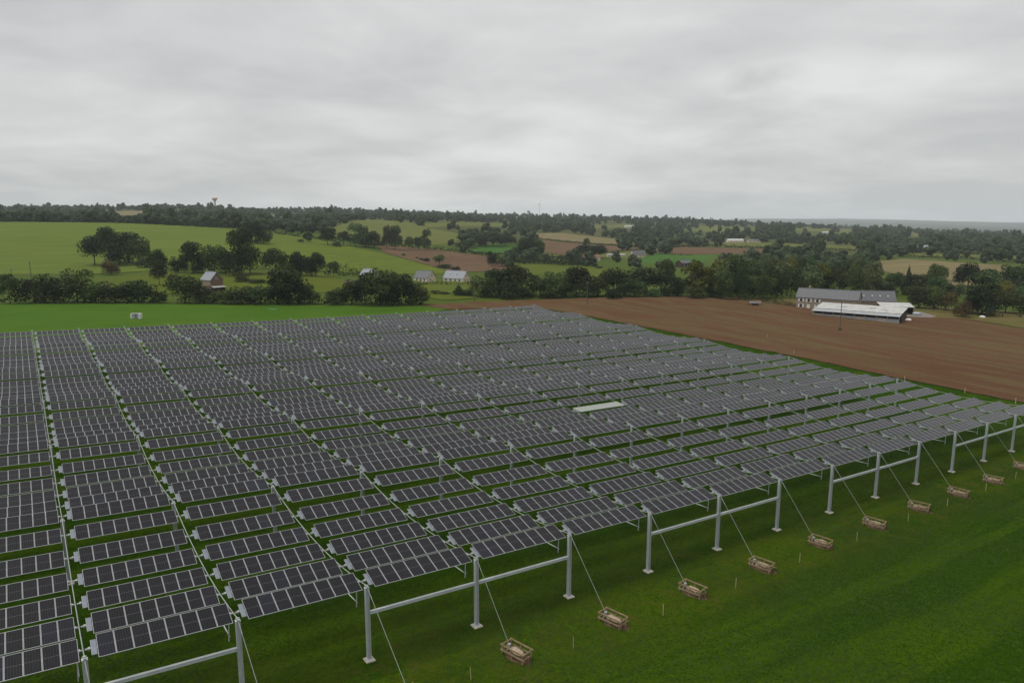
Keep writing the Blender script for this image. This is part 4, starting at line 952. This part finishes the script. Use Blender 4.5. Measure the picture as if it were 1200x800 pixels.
tag(r, 'open-fronted lean shed with white roof at the right end of the cattle shed', 'shed')
# bales / rubble in the yard
for n, (px, py, sz, lb) in enumerate([(1064, 376, 1.3, 'small white bale on the yard right of the open shed'), (1074, 369.5, 1.8, 'grey rubble heap on the yard, nearer the verge'), (1151, 372.5, 1.2, 'white wrapped bale by the autumn bush')]):
    P = hit(px, py); b = MB(); vs = []; rr = random.Random(n)
    for z, k in ((0, .9), (.35, 1.05), (.7, .95), (.95, .5)):
        for q in range(9): a = q/9*2*math.pi; vs.append((sz*k*math.cos(a)*rr.uniform(.85, 1.1), sz*.7*k*math.sin(a)*rr.uniform(.85, 1.1), sz*.8*z))
    b.add(vs, [(9*l+q, 9*l+(q+1) % 9, 9*l+9+(q+1) % 9, 9*l+9+q) for l in range(3) for q in range(9)]+[tuple(range(27, 36))])
    o = b.build('bale' if n != 1 else 'rubble_heap', 'white_paint' if n != 1 else 'pale_grey'); o.location = P; tag(o, lb, 'bale' if n != 1 else 'heap')

# ------------------------------------------------------------------ poles, water tower, turbines, small things
def pole(px, base, top, label):
    P = hit(px, base) if base > 0 else np.array([ray(px, 320)[0]*-base, -base, float(T(ray(px, 320)[0]*-base, -base))])
    h = CAMZ+P[1]*ray(px, top)[1]-P[2]; r = empty('utility_pole', P)
    MB().tube([(0, 0, -.5), (0, 0, h)], .19, 8, 0, .12).build('shaft', 'pole_wood', r); MB().box((0, 0, h-.55), (1.5, .12, .14)).build('crossarm', 'pole_wood', r)
    for x_ in (-.62, 0, .62): MB().tube([(x_, 0, h-.48 if x_ else h), (x_, 0, h-.28 if x_ else h+.22)], .06, 6).build('insulator', 'white_paint', r)
    tag(r, label, 'pole', 'utility poles in the fields')
pole(688, 358, 330.5, 'wooden utility pole on the ploughed field just behind the array')
pole(556, 353.5, 328, 'wooden utility pole by the trees left of the ploughed field')
pole(413, 357, 338, 'short utility pole in front of the hedge at the back of lawn')
pole(984, 387, 352, 'tall utility pole on the ploughed field before the cattle shed')
pole(36, -330, 306, 'utility pole above the hedge at left, right of a lower one')
pole(13, -320, 314, 'utility pole above the slender tree at the left edge')
P = hit(984, 387.3); V_ = crown_arrays('bush', 300, .08, 5)*np.array([1.8, 1.8, .8]); o = put('weed_tuft', quads_mesh('weed_tuft', V_, 'leaf_mid')); o.location = P
tag(o, 'green weed tuft at the foot of the tall pole before the shed', 'plant')
# white-ended cabin on the lawn
P = hit(160, 373.5); r = empty('cabin', frame(P, .0)); MB().box((0, 0, .85), (2.3, 1.5, 1.9)).build('body', 'pale_grey', r)
for sg in (-1, 1): MB().box((sg*1.4, 0, .87), (.5, 1.7, 2.0)).build('end_panel', 'white_paint', r)
MB().box((0, 0, 1.86), (2.3, 1.7, .1)).build('roof', 'sheet_grey', r); MB().box((.2, -.78, .95), (.7, .06, 1.5)).build('door', 'plate', r)
tag(r, 'small grey cabin with white ends on the lawn beyond the panels', 'cabin')
P = hit(315, 362.5); b = MB(); rr = random.Random(2); vs = []
for j in range(4):
    for i in range(8): vs.append((i*.9-3.1+rr.uniform(-.2, .2), j*.8-1.2+rr.uniform(-.2, .2), .06+(.25*rr.random() if 0 < i < 7 and 0 < j < 3 else 0)))
b.add(vs, [(j*8+i, j*8+i+1, j*8+i+9, j*8+i+8) for j in range(3) for i in range(7)]); o = b.build('tarpaulin', 'tarp'); o.location = P; tag(o, 'crumpled green-blue tarpaulin lying on the lawn beyond the panels', 'tarpaulin')
# farm trailer on the field edge
P = hit(885, 358); r = empty('farm_trailer', frame(P, -.1)); MB().box((0, 0, 1.0), (4.6, 2.0, .25)).build('bed', 'rust', r)
for yy in (-.98, .98): MB().box((0, yy, 1.5), (4.6, .08, .8)).build('side_board', 'pale_grey', r)
for xx in (-2.28, 2.28): MB().box((xx, 0, 1.5), (.08, 1.88, .8)).build('end_board', 'pale_grey', r)
MB().box((1.3, 0, 2.0), (1.6, 1.5, .5)).build('load', 'orange_paint', r); MB().box((-1.0, 0, 1.85), (1.8, 1.4, .4)).build('load', 'timber', r)
for xx in (-.7, .7):
    for yy in (-.95, .95): MB().tube([(xx, yy-.15, .5), (xx, yy+.15, .5)], .5, 12).build('wheel', 'rubber', r)
MB().bar((-2.3, 0, .95), (-4.0, 0, .5), .14, .14).build('drawbar', 'rust', r)
tag(r, 'grey farm trailer with orange load at the ploughed field edge', 'trailer')
for px, py, lb in ((804, 344.5, 'white marker post in front of the yellow tree, left of two'), (821, 346.5, 'white marker post in front of the yellow tree, right of two')):
    P = hit(px, py); r = empty('marker_post', P); MB().tube([(0, 0, -.2), (0, 0, 2.6)], .11, 6).build('shaft', 'white_paint', r); MB().box((0, 0, 2.7), (.34, .34, .25)).build('cap', 'white_paint', r); tag(r, lb, 'post')
# small fence posts along the ploughed field edge
for n, (px, py) in enumerate([(899, 396), (930, 416), (1130.5, 460.5), (1060, 446), (1190, 473)]):
    P = hit(px, py); o = MB().box((0, 0, .6), (.14, .14, 1.5)).build('boundary_peg', 'stake_wood'); o.location = P; tag(o, f'pale wooden peg on the ploughed field edge, {ordi(sorted([899, 930, 1130.5, 1060, 1190]).index(px)+1)} from left', 'peg', 'pegs on the field edge')
# water tower
Yw = 2200; q, _ = ray(252, 240); zt = CAMZ+Yw*ray(252, 231.5)[1]; zb = float(T(q*Yw, Yw)); h = zt-zb; r = empty('water_tower', (q*Yw, Yw, zb)); b = MB(); n = 16; vs = []; R_ = 7.6
prof = [(2.6, -2), (2.3, h*.55), (2.5, h-11), (R_, h-5), (R_+.3, h-4.4), (R_+.3, h-1.2), (R_-.6, h), (0.2, h+.4)]
for rr_, z in prof: vs += [(rr_*math.cos(t*2*math.pi/n), rr_*math.sin(t*2*math.pi/n), z) for t in range(n)]
fs = [(l*n+t, l*n+(t+1) % n, (l+1)*n+(t+1) % n, (l+1)*n+t) for l in range(len(prof)-1) for t in range(n)]
b.add([v for v in vs], fs[:2*n]); b.build('stem', 'concrete', r); b = MB(); b.add(vs, fs[2*n:]); b.build('tank', 'render_cream', r)
tag(r, 'concrete water tower with flared tank on the wooded skyline', 'water tower')
# wind turbines
for px, hy, Yt, bl, lb in ((632, 239.5, 5200, 40, 'nearest wind turbine on the skyline, above the pale barn'), (566, 241.5, 7600, 40, 'faint wind turbine left of the nearest one'), (508, 246, 9000, 40, 'faintest wind turbine, farthest left'), (789.5, 246, 9000, 40, 'faint wind turbine right of centre'), (813, 249, 10500, 38, 'tiny wind turbine, second to the right of centre')):
    q, _ = ray(px, 250); X = q*Yt; zb = float(T(X, Yt)); zh = CAMZ+Yt*ray(px, hy)[1]; r = empty('wind_turbine', (X, Yt, zb)); h = zh-zb
    MB().tube([(0, 0, -2), (0, 0, h)], 2.4, 8, 0, 1.3).build('tower', 'white_paint', r); MB().box((0, 1, h+.8), (3.2, 8, 3.2)).build('nacelle', 'white_paint', r)
    hub = MB().tube([(0, -3.2, h+.8), (0, -5.2, h+.8)], 1.6, 8, 0, .5).build('hub', 'white_paint', r)
    for k in range(3):
        a = px*.7+k*2.094; dx, dz = math.sin(a), math.cos(a); b = MB(); b.bar((dx*.8, -4.2, h+.8+dz*.8), (dx*bl*.35, -4.3, h+.8+dz*bl*.35), .5, 2.6); b.bar((dx*bl*.35, -4.3, h+.8+dz*bl*.35), (dx*bl, -4.3, h+.8+dz*bl), .3, 1.2); b.build('blade', 'white_paint', r)
    tag(r, lb, 'wind turbine', 'wind turbines on the skyline')

# ------------------------------------------------------------------ haze
scene.cycles.volume_bounces = 1
hm, ht_, hb_ = newmat('haze'); ht_.nodes.remove(hb_)
pv = N(ht_, 'ShaderNodeVolumePrincipled', ins={'Color': (.86, .94, 1, 1), 'Density': 6.5e-5, 'Anisotropy': 0.0})
LK(ht_, pv.outputs[0], ht_.nodes['Material Output'].inputs['Volume'])
zmin = min(v.co.z for v in bpy.data.objects['ground'].data.vertices)-1.5
zmax = 190.0
b = MB(); b.box((0, 7600, (zmin+zmax)/2), (38000, 16400, zmax-zmin)); o = b.build('haze', 'haze'); tag(o, kind='stuff')
